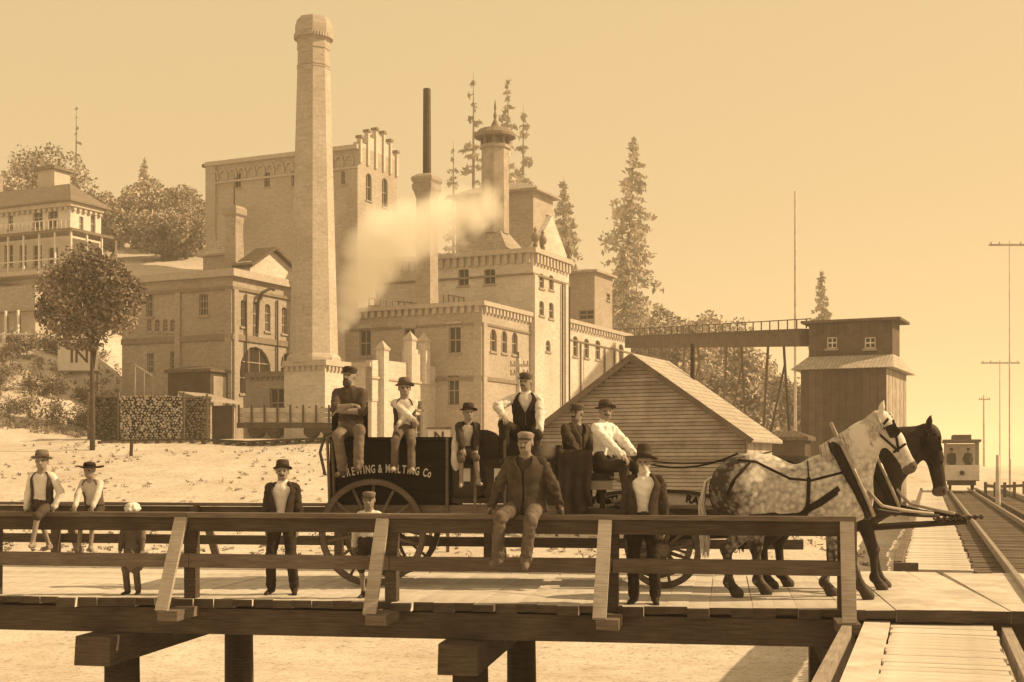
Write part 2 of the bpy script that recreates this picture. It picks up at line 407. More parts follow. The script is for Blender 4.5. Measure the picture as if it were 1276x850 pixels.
posts_px = [237, 487, 763, 1052]
pu = [bu(p, 0.05) for p in posts_px]; pu = [pu[0] - 2.55] + pu
for q in pu:      # outriggers under each post
    MB().box(q - 0.12, q + 0.12, -0.62, 0.9, -0.20, -0.088, j=0.008).build('outrigger', WM, bridge)
for px in (152, 586):   # bents: pile caps poking out under the stringer, with piles
    q = bu(px, 0.35)
    MB().box(q - 0.22, q + 0.22, -0.42, DW + 0.3, -0.76, -0.425, j=0.01).build('cap_beam', WD, bridge)
    for w in (0.35, 4.3):
        MB().tube([(q + 0.02, w, -3.0), (q, w, -0.76)], [0.23, 0.21], 10).build('pile', WD, bridge, smooth=True)
q = bu(1040, 0.1)
MB().box(q - 0.02, q + 0.33, -0.1, 0.45, -3.0, -0.42, j=0.01).build('pile', WD, bridge)
MB().box(q - 0.02, q + 0.33, 3.9, 4.5, -3.0, -0.42, j=0.01).build('pile', WD, bridge)
MB().box(UE - 0.35, UE + 0.01, -0.02, DW, -0.62, -0.424).build('cap_beam', WD, bridge)

# front railing
rail = thing('bridge_railing', 'front plank railing of the bridge, with leaning outside braces', 'railing', OB, YAW)
CAPZ = 1.02
us = pu + [UE + 0.02]
for i, q in enumerate(pu):
    last = i == len(pu) - 1
    MB().box(q - 0.07, q + 0.07, 0.035, 0.175, -0.075, CAPZ - 0.05, j=0.004).build('post', WD, rail)
    x_ = q - (0.07 if not last else -0.02)
    MB().beam((x_, -0.045, CAPZ - 0.06), (x_ - 0.02, -0.56, -0.088), 0.15, 0.05, (1, 0, 0) if False else (0, 1, 0.4)).build('brace', WL, rail)
for i in range(len(pu)):
    a_ = pu[i]; b_ = pu[i + 1] if i + 1 < len(pu) else UE + 0.1
    if i == len(pu) - 1: continue
    MB().box(a_ + 0.004, b_ - 0.004, -0.025, 0.03, CAPZ - 0.215, CAPZ - 0.056, j=0.006).build('rail_board', WD, rail)
    MB().box(a_ + 0.004, b_ - 0.004, -0.02, 0.032, 0.37 + rnd.uniform(-0.01, 0.01), 0.53, j=0.008).build('rail_board', WM, rail)
    MB().box(a_ + 0.002, b_ - 0.002 + (0.12 if i == 3 else 0), -0.06, 0.20, CAPZ - 0.05, CAPZ, j=0.006).build('cap_board', WM, rail)
# far left bay
MB().box(pu[0] - 2.5, pu[0], -0.06, 0.20, CAPZ - 0.05, CAPZ).build('cap_board', WM, rail)
MB().box(pu[0] - 2.5, pu[0], -0.02, 0.03, CAPZ - 0.215, CAPZ - 0.056).build('rail_board', WD, rail)
MB().box(pu[0] - 2.5, pu[0], -0.02, 0.03, 0.37, 0.53).build('rail_board', WD, rail)
MB().box(pu[-1] + 0.0, pu[-1] + 0.13, -0.02, 0.03, CAPZ - 0.7, CAPZ - 0.056).build('end_board', WM, rail)

# rear railing
rear = thing('bridge_railing', 'rear plank railing of the bridge behind the wagon', 'railing', bw_(0, DW - 0.2), YAW)
q = -4.0
while q < UE - 0.3:
    MB().box(q - 0.06, q + 0.06, -0.11, 0.0, -0.07, 0.95, j=0.005).build('post', WD, rear)
    MB().beam((q + 0.13, 0.08, 0.75), (q + 0.15, 0.62, -0.12), 0.12, 0.05, (0, 1, 0.4)).build('brace', WM, rear)
    if q + 2.3 < UE + 0.6:
        MB().box(q + 0.003, q + 2.297, 0.003, 0.045, 0.78, 0.94, j=0.006).build('rail_board', WD, rear)
        MB().box(q + 0.003, q + 2.297, 0.003, 0.045, 0.36, 0.50, j=0.008).build('rail_board', WD, rear)
        MB().box(q + 0.003, q + 2.297, -0.10, 0.07, 0.952, 1.0, j=0.005).build('cap_board', WM, rear)
    q += 2.3

# ------------------------------------------------------------------ streetcar line with its board walk (runs to its own vanishing point)
TA = math.atan2(F, 520.0)                 # heading of the line
TD = Vector((math.cos(TA), math.sin(TA), 0)); TN = Vector((math.sin(TA), -math.cos(TA), 0))   # along, to the right
T0 = Vector((4.30, 14.9, 0))              # left edge of the walk
line = thing('streetcar_trestle', 'single streetcar track on a plank trestle beside a narrow board walk', 'track', T0, TA)
# local: x along the line, y to the left; right side is negative y
pk = MB().box(-0.11, 0.11, -1.0, 0, -0.06, 0).mesh('walk_plank', WDUST)
s = 5.6; n = 0
while s < 72:
    st = 0.235 if s < 40 else 0.5
    link('walk_plank', pk, line, (s, rnd.uniform(-0.02, 0.02), rnd.uniform(-0.01, 0)), (0, 0, rnd.uniform(-0.01, 0.01)), (st / 0.235, 1, 1)); s += st
tk = MB().box(-0.10, 0.10, -4.7, -1.06, -0.20, -0.06).mesh('tie', WM)
s = 5.4
while s < 72:
    st = 0.30 if s < 40 else 0.6
    link('tie', tk, line, (s, rnd.uniform(-0.04, 0.04), rnd.uniform(-0.012, 0)), (0, 0, rnd.uniform(-0.012, 0.012)), (st / 0.30, 1, 1)); s += st
MT = mat('metal', 0.30, 0.45, 0.3, 5.0, 0.1)
R1, R2 = -1.52, -2.74
for y_ in (R1, R2):
    MB().box(0.6, 75, y_ - 0.035, y_ + 0.035, -0.058, 0.085).build('rail', MT, line)
MB().box(5.2, 75, R2 - 0.55, R2 - 0.40, -0.058, 0.05).build('guard_timber', WM, line)
MB().box(6, 90, -4.66, -4.46, -0.058, 0.14).build('guard_timber', WL, line)
MB().box(5.5, 70, 0.02, 0.14, -0.06, 0.12).build('kerb', WM, line)
MB().box(5.4, 5.52, -0.22, 0.14, -0.02, 0.10).build('kerb', WM, line)
for y_ in (-0.2, -1.9, -3.0, -4.3):
    MB().box(-6, 78, y_ - 0.12, y_ + 0.12, -0.52, -0.205).build('stringer', WD, line)
s = 9
while s < 78:
    for y_ in (-0.2, -2.4, -4.4): MB().tube([(s, y_, -3.2), (s, y_, -0.5)], 0.15, 8).build('pile', WD, line, smooth=True)
    s += 6
# lower walk in front: boards laid across, kerb timber on the left
lk = MB().box(-0.1172, 0.1172, -1.02, 0.02, -0.055, 0).mesh('walk_plank', WDUST)
s = -5.6
while s < -0.02:
    link('walk_plank', lk, line, (s, rnd.uniform(-0.03, 0.03), -0.145 + rnd.uniform(-0.006, 0.0)), (rnd.uniform(-0.004, 0.004), 0, rnd.uniform(-0.004, 0.004))); s += 0.236
MB().box(-6, -0.3, 0.03, 0.30, -0.19, -0.125).build('edge_plank', WDUST, line)
MB().box(-6, -0.25, 0.40, 0.50, -0.36, -0.10).build('kerb_timber', WL, line)
MB().box(-6, -0.25, -1.22, -1.12, -0.35, -0.16).build('kerb_timber', WL, line)

# crossing: heavy planks laid front to back between the bridge and the line
cross = thing('plank_crossing', 'heavy plank crossing laid over the track at the end of the bridge', 'crossing', bw_(UE + 0.03, 0), YAW)
cw = 0.40
for i in range(17):
    u0 = i * cw
    front = -0.02 if i < 1 else (rnd.uniform(-0.06, 0.05))
    b = MB().box(u0 + 0.003, u0 + cw - 0.003, front, 5.2 + rnd.uniform(-0.05, 0.05), -0.12 if i else -0.09, 0.012 if i else 0.0, j=0.006)
    o = ended(b).build('plank', [WDUST, WD], cross)
    if i in (4, 5): o.rotation_euler = (0, 0, -0.02)
for w in (0.5, 2.5, 4.6): MB().box(-0.1, 6.9, w - 0.12, w + 0.12, -0.44, -0.125).build('sleeper', WD, cross)
for u0 in (0.3, 6.4):
    for w in (0.52, 4.6): MB().box(u0 - 0.15, u0 + 0.15, w - 0.11, w + 0.11, -3.1, -0.44).build('pile', WD, cross)
# ------------------------------------------------------------------ buildings
BA = math.atan2(1650.0, 782.0)
tA = Vector((math.cos(BA), math.sin(BA))); tB = Vector((-math.sin(BA), math.cos(BA)))
def hit(C, d, px):
    k = (px - HX) / F; return (k * C.y - C.x) / (d.x - k * d.y)
PANE = mat('glass', 0.035, 0.25, 0.3, 2.0, 0.0)
FRM = mat('plain', 0.30, 0.8, 0.2, 4.0, 0.05)
FRMD = mat('plain', 0.10, 0.8, 0.2, 4.0, 0.05)
class Block:
    """rectangular block in the brewery grid: face L looks left-forward (x=0), face R looks right (y=0)"""
    def __init__(s, root, cx, d, topy, lx, rx, z0, name=None, label=None, cat=None, C=None, group=None):
        s.C = Vector(((cx - HX) / F * d, d)) if C is None else C
        if root is None:
            root = thing(name, label, cat, (s.C.x, s.C.y, z0), BA, group); root['_c'] = (s.C.x, s.C.y, z0)
        s.root = root; rc = root['_c']; dv = s.C - Vector((rc[0], rc[1]))
        s.o = Vector((dv.dot(tA), dv.dot(tB), z0 - rc[2])); s.z0 = z0
        s.H = CH + (HY - topy) / F * s.C.y - z0
        s.La = hit(s.C, tA, rx); s.Lb = hit(s.C, tB, lx)
    def uz(s, face, px, py):
        d = tA if face == 'R' else tB; u = hit(s.C, d, px); Y = s.C.y + d.y * u
        return u, CH + (HY - py) / F * Y - s.z0
    def pt(s, face, u, z, o=0.0):
        return s.o + (Vector((u, -o, z)) if face == 'R' else Vector((-o, u, z)))
    def face(s, mb, face, L, H, holes, dep=0.28):
        us = sorted({0.0, L} | {h[0] for h in holes} | {h[1] for h in holes}); zs = sorted({0.0, H} | {h[2] for h in holes} | {h[3] for h in holes})
        P = lambda u, z, o=0.0: s.pt(face, u, z, o)
        for u0, u1 in zip(us, us[1:]):
            for z0, z1 in zip(zs, zs[1:]):
                cu, cz = (u0 + u1) / 2, (z0 + z1) / 2
                if any(h[0] < cu < h[1] and h[2] < cz < h[3] for h in holes): continue
                mb.add([P(u0, z0), P(u1, z0), P(u1, z1), P(u0, z1)], [(0, 1, 2, 3)])
        for h in holes:
            u0, u1, z0, z1 = h[:4]
            mb.add([P(u0, z0), P(u1, z0), P(u1, z1), P(u0, z1)] + [P(u0, z0, -dep), P(u1, z0, -dep), P(u1, z1, -dep), P(u0, z1, -dep)],
                   [(0, 1, 5, 4), (1, 2, 6, 5), (2, 3, 7, 6), (3, 0, 4, 7)])
            if len(h) > 4 and h[4]:
                r = (u1 - u0) / 2; rise = r * h[4]; cu = (u0 + u1) / 2; n = 8
                arc = [(cu - r * math.cos(math.pi * i / n), z1 - rise + rise * math.sin(math.pi * i / n)) for i in range(n + 1)]
                for i in range(n):
                    (a_, b_), (c_, d_) = arc[i], arc[i + 1]
                    mb.add([P(a_, b_), P(c_, d_), P(c_, z1), P(a_, z1)], [(0, 1, 2, 3)])
                    mb.add([P(a_, b_), P(c_, d_), P(c_, d_, -dep), P(a_, b_, -dep)], [(0, 1, 2, 3)])
    def px_holes(s, face, L, rects):
        out = []
        for r in rects:
            a_ = s.uz(face, r[0], r[3]); b_ = s.uz(face, r[2], r[1])
            u0, u1 = sorted((a_[0], b_[0])); z0, z1 = a_[1], b_[1]
            zt = s.uz(face, (r[0] + r[2]) / 2, r[1])[1]; zb = s.uz(face, (r[0] + r[2]) / 2, r[3])[1]
            out.append((max(0.05, u0), min(L - 0.05, u1), max(0.02, zb), min(s.H - 0.05, zt), r[4] if len(r) > 4 else 0))
        return out
    def walls(s, m, hL=(), hR=(), roof=0.35, frame=None, name='wall', panes=True, bars=(1, 1)):
        L_, R_ = s.px_holes('L', s.Lb, hL), s.px_holes('R', s.La, hR)
        b = MB(); s.face(b, 'R', s.La, s.H, R_); s.face(b, 'L', s.Lb, s.H, L_)
        o = s.o; x1, y1 = s.La, s.Lb
        q = lambda x, y, z: o + Vector((x, y, z))
        b.add([q(x1, 0, 0), q(x1, y1, 0), q(x1, y1, s.H), q(x1, 0, s.H)], [(0, 1, 2, 3)])
        b.add([q(0, y1, 0), q(x1, y1, 0), q(x1, y1, s.H), q(0, y1, s.H)], [(0, 1, 2, 3)])
        zr = s.H - roof
        b.add([q(0.01, 0.01, zr), q(x1, 0.01, zr), q(x1, y1, zr), q(0.01, y1, zr)], [(0, 1, 2, 3)])
        if roof > 0:
            for a0, a1, b0, b1 in ((0.02, x1, 0.25, 0.25), (0.25, 0.25, 0.02, y1)):
                b.add([q(a0, b0, zr), q(a1, b1, zr), q(a1, b1, s.H), q(a0, b0, s.H)], [(0, 1, 2, 3)])
            b.add([q(0, 0, s.H), q(x1, 0, s.H), q(x1, 0.25, s.H), q(0.25, 0.25, s.H)], [(0, 1, 2, 3)])
            b.add([q(0, 0, s.H), q(0, y1, s.H), q(0.25, y1, s.H), q(0.25, 0.25, s.H)], [(0, 1, 2, 3)])
        b.build(name, m, s.root)
        if panes:
            for f, hs in (('L', L_), ('R', R_)):
                for h in hs: s.window(f, h, frame or FRM, bars)
        s.hL, s.hR = L_, R_
    def window(s, f, h, fm, bars=(1, 1)):
        u0, u1, z0, z1 = h[:4]; t = 0.07; P = lambda u, z, o: s.pt(f, u, z, o)
        w = MB(); o0, o1 = -0.22, -0.13
        def bar(a0, a1, b0, b1, oa=o0, ob=o1):
            w.prism([P(a0, b0, ob), P(a1, b0, ob), P(a1, b1, ob), P(a0, b1, ob)], P(0, 0, oa) - P(0, 0, ob))
        bar(u0, u0 + t, z0, z1); bar(u1 - t, u1, z0, z1); bar(u0 + t, u1 - t, z0, z0 + t); bar(u0 + t, u1 - t, z1 - t, z1)
        for i in range(bars[1]): zc = z0 + (z1 - z0) * (i + 1) / (bars[1] + 1); bar(u0 + t, u1 - t, zc - 0.035, zc + 0.035)
        for i in range(bars[0]): uc = u0 + (u1 - u0) * (i + 1) / (bars[0] + 1); bar(uc - 0.03, uc + 0.03, z0 + t, z1 - t, o0 + 0.01, o1 - 0.012)
        wo_ = w.build('window', fm, s.root)
        p = MB().add([P(u0, z0, -0.2), P(u1, z0, -0.2), P(u1, z1, -0.2), P(u0, z1, -0.2)], [(0, 1, 2, 3)]).build('pane', PANE, wo_)
        sb = MB(); sb.prism([P(u0 - 0.1, z0 - 0.14, 0.10), P(u1 + 0.1, z0 - 0.14, 0.10), P(u1 + 0.1, z0 - 0.01, 0.10), P(u0 - 0.1, z0 - 0.01, 0.10)], P(0, 0, -0.05) - P(0, 0, 0.10)); sb.build('sill', FRM, wo_)
    def band(s, name, m, z0, z1, o, faces='LR', dent=None, ext=0.0, dh=0.25):
        b = MB(); P = s.pt
        x1, y1 = s.La + ext, s.Lb + ext
        O = s.o
        if 'R' in faces: b.box(O.x - o, O.x + x1, O.y - o, O.y - 0.002, O.z + z0, O.z + z1)
        if 'L' in faces: b.box(O.x - o, O.x - 0.002, O.y - 0.001, O.y + y1, O.z + z0 + 0.001, O.z + z1 - 0.001)
        if dent:
            u = 0.2
            while u < s.La - 0.2 and 'R' in faces:
                b.box(O.x + u, O.x + u + dent * 0.5, O.y - o * 0.7, O.y - 0.003, O.z + z0 - dh, O.z + z0 - 0.002); u += dent
            u = 0.2
            while u < s.Lb - 0.2 and 'L' in faces:
                b.box(O.x - o * 0.7, O.x - 0.003, O.y + u, O.y + u + dent * 0.5, O.z + z0 - dh, O.z + z0 - 0.002); u += dent
        return b.build(name, m, s.root)
    def pil(s, face, u0, u1, z0, z1, o, m, name='pilaster'):
        b = MB(); P = s.pt
        b.prism([P(face, u0, z0, o), P(face, u1, z0, o), P(face, u1, z1, o), P(face, u0, z1, o)], P(face, 0, 0, 0.002) - P(face, 0, 0, o)); return b.build(name, m, s.root)
    def panel(s, face, pts, thick, m, name, px=True, o=0.0):
        q = [s.uz(face, *p) for p in pts] if px else pts
        b = MB(); b.prism([s.pt(face, u, z, o) for u, z in q], s.pt(face, 0, 0, -thick) - s.pt(face, 0, 0, 0)); return b.build(name, m, s.root)
    def hip(s, m, rise, over=0.4, ridge=0.0, z=None, name='roof'):
        z = s.H if z is None else z; O = s.o; a0, a1, b0, b1 = -over, s.La + over, -over, s.Lb + over
        r = min(a1 - a0, b1 - b0) / 2 if ridge is not None else 0
        if a1 - a0 < b1 - b0: p, q = ((a0 + a1) / 2, b0 + r), ((a0 + a1) / 2, b1 - r)
        else: p, q = (a0 + r, (b0 + b1) / 2), (a1 - r, (b0 + b1) / 2)
        if (Vector(p) - Vector(q)).length < 0.02: q = (q[0] + 0.02, q[1] + 0.02)
        T = 0.18
        vs_ = [O + Vector(c) for c in ((a0, b0, z), (a1, b0, z), (a1, b1, z), (a0, b1, z), (a0, b0, z + T), (a1, b0, z + T), (a1, b1, z + T), (a0, b1, z + T), (p[0], p[1], z + T + rise), (q[0], q[1], z + T + rise))]
        if a1 - a0 < b1 - b0: top = [(4, 5, 8), (5, 6, 9, 8), (6, 7, 9), (7, 4, 8, 9)]
        else: top = [(4, 5, 9, 8), (5, 6, 9), (6, 7, 8, 9), (7, 4, 8)]
        return MB().add(vs_, [(3, 2, 1, 0), (0, 1, 5, 4), (1, 2, 6, 5), (2, 3, 7, 6), (3, 0, 4, 7)] + top).build(name, m, s.root)

BRK = mat('brick', 0.42, 0.9, 0.18, 5.0, 0.25)
BRK2 = mat('brick', 0.60, 0.9, 0.15, 5.0, 0.25)  # paler brick for right-facing fronts, their sunlight put into the colour
BRKD = mat('brick', 0.37, 0.9, 0.2, 5.0, 0.25)
TRIM = mat('plain', 0.40, 0.9, 0.15, 3.0, 0.1)  # trim tones darkened: cornice shade and shadow lines put into the colour
TRIMD = mat('plain', 0.2, 0.9, 0.2, 3.0, 0.1)
ROOFL = mat('shingle', 0.42, 0.9, 0.2, 3.0, 0.3)
ROOFD = mat('shingle', 0.14, 0.9, 0.2, 3.0, 0.3)
IRON = mat('metal', 0.06, 0.55, 0.3, 4.0, 0.1)
Z0 = 2.4

# ---- main brewery
M1 = Block(None, 601, 90.0, 376, 430, 660.5, Z0, 'brewery', 'large pale brick brewery with tower, roof ventilator and smokestack on its roof', 'brewery')
BR = M1.root
M1.walls(BRK, [(448, 411, 462, 444, .35), (503, 409, 517, 441, .35), (559, 407, 574, 440, .35), (500, 470, 514, 505), (558, 468, 572, 505)], [(611, 410, 619, 438, 1), (625, 412, 632, 440, 1), (638, 414, 645, 442, 1)])
M1.band('cornice', TRIM, M1.H - 0.25, M1.H + 0.05, 0.30, dent=0.55, dh=0.45)
M1.band('string_course', TRIMD, M1.H - 1.55, M1.H - 1.40, 0.10)
M1.band('string_course', TRIMD, 4.9, 5.15, 0.10)
for h in M1.hL[:3]: M1.pil('L', h[0] - 0.12, h[1] + 0.12, h[3], h[3] + 0.35, 0.10, TRIM, 'lintel')
M1.pil('R', 0.0, 0.5, 0, M1.H - 1.4, 0.14, BRK, 'pilaster'); M1.pil('L', 0.0, 0.6, 0, M1.H - 1.4, 0.14, BRK, 'pilaster')
b = MB().tube([M1.pt('R', M1.La - 2.3, 0.2, 0.12), M1.pt('R', M1.La - 2.3, M1.H - 3.0, 0.12)], 0.07, 6); b.build('downpipe', IRON, BR)
C2 = M1.C + tA * M1.La
M2 = Block(BR, 0, 0, 310, 468, 709, Z0, C=C2 - tB * 0.25)
M2.walls(BRK2, [(603, 335, 617, 354, .3), (571, 335, 584, 356, .3)], [(672, 341, 678, 359, .6), (684, 343, 690, 361, .6), (672, 375, 678, 393, .6), (684, 377, 690, 397, .6), (680, 424, 686, 438, .8)])
M2.band('cornice', TRIM, M2.H - 0.3, M2.H + 0.05, 0.38, dent=0.6, dh=0.7)
M2.band('string_course', TRIMD, M2.H - 1.9, M2.H - 1.75, 0.10)
M2.pil('R', 0, 0.55, 0, M2.H - 1.9, 0.15, BRK2); M2.pil('R', M2.La - 0.9, M2.La - 0.45, 0, M2.H - 1.9, 0.15, BRK2)
MB().tube([M2.pt('R', M2.La - 0.25, 0.2, 0.14), M2.pt('R', M2.La - 0.25, M2.H - 2, 0.14)], 0.08, 6).build('downpipe', IRON, BR)
MB().tube([M2.pt('R', M2.La - 1.6, 0.2, 0.14), M2.pt('R', M2.La - 1.6, M2.H - 2, 0.14)], 0.08, 6).build('downpipe', IRON, BR)
g0, g1 = M2.uz('R', 666, 311)[0], M2.La
M2.panel('R', [(g0, M2.H), (g1, M2.H), ((g0 + g1) / 2, M2.H + 3.0)], 0.5, BRK2, 'gable', px=False)
MB().prism([M2.pt('R', g0 - .2, M2.H + .06, .15), M2.pt('R', (g0 + g1) / 2, M2.H + 3.25, .15), M2.pt('R', (g0 + g1) / 2, M2.H + 3.0, .15), M2.pt('R', g0 + .15, M2.H + .06, .15)], tB.to_3d() * 0).build('gable_coping', TRIM, BR) if False else None
for u_ in (0.15, 1.5, M2.La - 0.2):
    f_ = MB(); f_.lathe([(0.16, 0), (0.2, 0.25), (0.12, 0.45), (0.28, 0.6), (0.34, 0.85), (0.2, 1.1), (0.1, 1.2), (0.16, 1.35), (0.02, 1.6)], 8, Matrix.Translation(M2.pt('R', u_, M2.H + 0.04, 0.1))); f_.build('finial', TRIMD, BR, smooth=True)
C3 = C2 + tA * M2.La
M3 = Block(BR, 0, 0, 397, 640, 786, Z0, C=C3 + tB * 0.15)
M3.walls(BRK2, [], [(714, 419, 720, 444, .5), (728, 422, 734, 446, .5), (742, 424, 748, 448, .5), (771, 429, 777, 452, .5)])
M3.band('cornice', TRIM, M3.H - 0.25, M3.H + 0.04, 0.3, 'R', dent=0.6, dh=0.4)
M3.band('string_course', TRIMD, M3.H - 1.6, M3.H - 1.5, 0.1, 'R')
for u_ in (M3.uz('R', 752, 420)[0], M3.uz('R', 764, 420)[0], M3.uz('R', 722, 420)[0]):
    MB().tube([M3.pt('R', u_, 0.2, 0.12), M3.pt('R', u_, M3.H - 1.7, 0.12)], 0.07, 6).build('downpipe', IRON, BR)
yy = (M3.C + tA * hit(M3.C, tA, 741)).y
M4 = Block(BR, 741, yy + 3.0, 339, 706, 763, Z0 + M3.H - 0.5)
M4.walls(BRKD, [(721, 386, 740, 398)], [(756, 366, 760, 374)], roof=0)
M4.hip(ROOFL, 0.35, 0.35)
C5 = C2 + tA * 1.5 + tB * 4.0
M5 = Block(BR, 664.5, 106.0, 238, 568, 689, Z0 + M2.H - 1.0)
M5.walls(BRK, [(620, 272, 626, 290)], [(680, 268, 684, 280)], roof=0)
M5.hip(ROOFL, 1.1, 0.55)
# octagonal ventilator on a pyramid base
vd = M2.C.y + 5.5; vc = at(617, 300, vd); rc = BR['_c']
def loc(p): dv = Vector((p.x - rc[0], p.y - rc[1])); return Vector((dv.dot(tA), dv.dot(tB), p.z - rc[2]))
v0 = loc(vc); ppx = vd / F
zr = Z0 + M2.H - 0.35 - rc[2]
MB().lathe([(54 * ppx, zr), (54 * ppx, zr + 0.25), (18 * ppx, loc(at(617, 290, vd)).z)], 4, Matrix.Translation((v0.x, v0.y, 0)), ph=math.pi / 4).build('ventilator_base', ROOFL, BR)
z1 = loc(at(617, 292, vd)).z; z2 = loc(at(617, 186, vd)).z; z3 = loc(at(617, 176, vd)).z
MB().lathe([(17.5 * ppx, z1), (17 * ppx, z2), (19.5 * ppx, z2 + .01), (19.5 * ppx, z2 + .25), (16 * ppx, z2 + .26), (16 * ppx, z2 + .3)], 8, Matrix.Translation((v0.x, v0.y, 0)), ph=0.35).build('ventilator_shaft', mat('plain', 0.33, 0.85, 0.25, 1.5, 0.1), BR)
for i in range(8):
    t_ = math.pi / 4 * i + 0.35
    MB().tube([(v0.x + 16.5 * ppx * math.cos(t_), v0.y + 16.5 * ppx * math.sin(t_), z2 + .2), (v0.x + 16.5 * ppx * math.cos(t_), v0.y + 16.5 * ppx * math.sin(t_), z3 + .35)], 0.13, 6).build('ventilator_post', TRIMD, BR)
MB().lathe([(5 * ppx, z2 + .2), (5 * ppx, z3 + .3)], 8, Matrix.Translation((v0.x, v0.y, 0))).build('ventilator_core', TRIM, BR)
MB().lathe([(26 * ppx, z3 + .25), (26.5 * ppx, z3 + .45), (20 * ppx, z3 + .85), (6 * ppx, z3 + 1.1), (1.5 * ppx, z3 + 1.7), (2.3 * ppx, z3 + 2.0), (0.8 * ppx, z3 + 2.3), (1.6 * ppx, z3 + 2.6), (0.3 * ppx, z3 + 3.2)], 16, Matrix.Translation((v0.x, v0.y, 0))).build('ventilator_cap', TRIMD, BR)
# boiler stack: brick shaft, corbelled head, iron pipe
sd_ = 95.0; sp = loc(at(532, 378, sd_)); q = sd_ / F; zz = lambda y_: loc(at(532, y_, sd_)).z
MB().lathe([(0.86, M1.H - 0.4), (0.80, zz(248)), (0.98, zz(240)), (1.12, zz(236)), (1.12, zz(231)), (1.0, zz(230)), (1.18, zz(226)), (1.18, zz(222)), (0.72, zz(218)), (0.5, zz(217))], 4, Matrix.Translation((sp.x, sp.y, 0)), ph=math.pi / 4).build('stack_shaft', BRKD, BR)
MB().lathe([(0.30, zz(219)), (0.27, zz(111)), (0.23, zz(110.6)), (0.22, zz(113))], 12, Matrix.Translation((sp.x, sp.y, 0))).build('stack_pipe', IRON, BR, smooth=False)
# railing and lantern on the low roof
def roof_rail(px0, px1, y0, y1, dd, nb, solid):
    p0, p1 = at(px0, y1, dd), at(px1, y1, dd + 3.0); p0 = loc(p0); p1 = loc(p1); zb = M1.H - 0.36; h = (y1 - y0) * dd / F + 0.5
    for i in range(nb + 1):
        t = p0.lerp(p1, i / nb); MB().beam((t.x, t.y, zb), (t.x, t.y, zb + h), 0.08, 0.08).build('roof_post', TRIMD, BR)
    for f_ in (0.45, 0.98):
        MB().beam((p0.x, p0.y, zb + h * f_), (p1.x, p1.y, zb + h * f_), 0.06, 0.07).build('roof_rail', TRIMD, BR)
    if solid:
        MB().beam((p0.x, p0.y, zb + h * .35), (p1.x, p1.y, zb + h * .35), 0.3, h * .6).build('roof_monitor', ROOFD, BR)
roof_rail(460, 518, 359, 376, 97, 8, True)
roof_rail(546, 578, 352, 374, 96, 5, False)

# ---- upper stock house with stepped gable
W = Block(None, 447, 124.0, 181, 257.5, 495, 3.0, 'brick_warehouse', 'tall brick stock house with arcaded cornice and stepped gable, uphill of the brewery', 'building')
W.walls(BRK, [(292, 216, 300, 234), (329, 215, 336, 233), (363, 214, 369, 232), (425, 213, 430, 230)], [(456, 216, 463, 250, 1), (476, 222, 483, 258, 1)], roof=0.5)
W.band('cornice', TRIM, W.H - 0.35, W.H + 0.05, 0.35, 'L')
W.band('string_course', TRIM, W.H - 2.15, W.H - 1.95, 0.18, 'L')
b = MB(); u_ = 0.6
while u_ < W.Lb - 1:
    cz = W.H - 1.25; seg = [(u_ + 0.42 + 0.42 * math.cos(math.pi * i / 6), cz + 0.42 * math.sin(math.pi * i / 6)) for i in range(7)]
    for (a_, z_), (c_, w_) in zip(seg, seg[1:]): b.beam(W.pt('L', a_, z_, 0.1), W.pt('L', c_, w_, 0.1), 0.16, 0.14)
    b.beam(W.pt('L', u_ - 0.02, cz, 0.1), W.pt('L', u_ - 0.02, cz - 0.55, 0.1), 0.16, 0.16); u_ += 1.12
b.build('arcade', TRIM, W.root)
W.pil('L', 0, 0.9, 0, W.H - 2.2, 0.2, BRK); W.pil('L', W.Lb - 1.2, W.Lb, 0, W.H, 0.2, BRK)
La = W.La
for u0, u1, h in ((0.0, La * .22, .35), (La * .22, La * .42, 1.2), (La * .42, La * .62, 1.7), (La * .62, La * .8, 1.2), (La * .8, La, .35)):
    W.panel('R', [(u0, W.H), (u1, W.H), (u1, W.H + h), (u0, W.H + h)], 0.6, BRK2, 'gable_step', px=False)  # steps paler than the wall brick, sunlight of the right side painted in
for u0, h in ((0.22, .35), (La * .22, 1.2), (La * .42, 1.7), (La * .62, 1.7), (La * .8, 1.2), (La * .97, .35)):
    MB().box(W.o.x + u0 - .15, W.o.x + u0 + .15, W.o.y - .18, W.o.y + .25, W.H - 1.6, W.H + h + .35).build('pinnacle', BRK2, W.root)
    MB().box(W.o.x + u0 - .25, W.o.x + u0 + .25, W.o.y - .3, W.o.y + .36, W.H + h + .351, W.H + h + .6).build('pinnacle_cap', TRIMD, W.root)
c0 = W.C + tB * 4; MB().box(6, 13, 6, 22, W.H - .45, W.H + 1.2).build('roof_house', BRKD, W.root); MB().box(5.4, 13.6, 5.4, 22.6, W.H + 1.2, W.H + 1.5).build('roof', ROOFD, W.root)

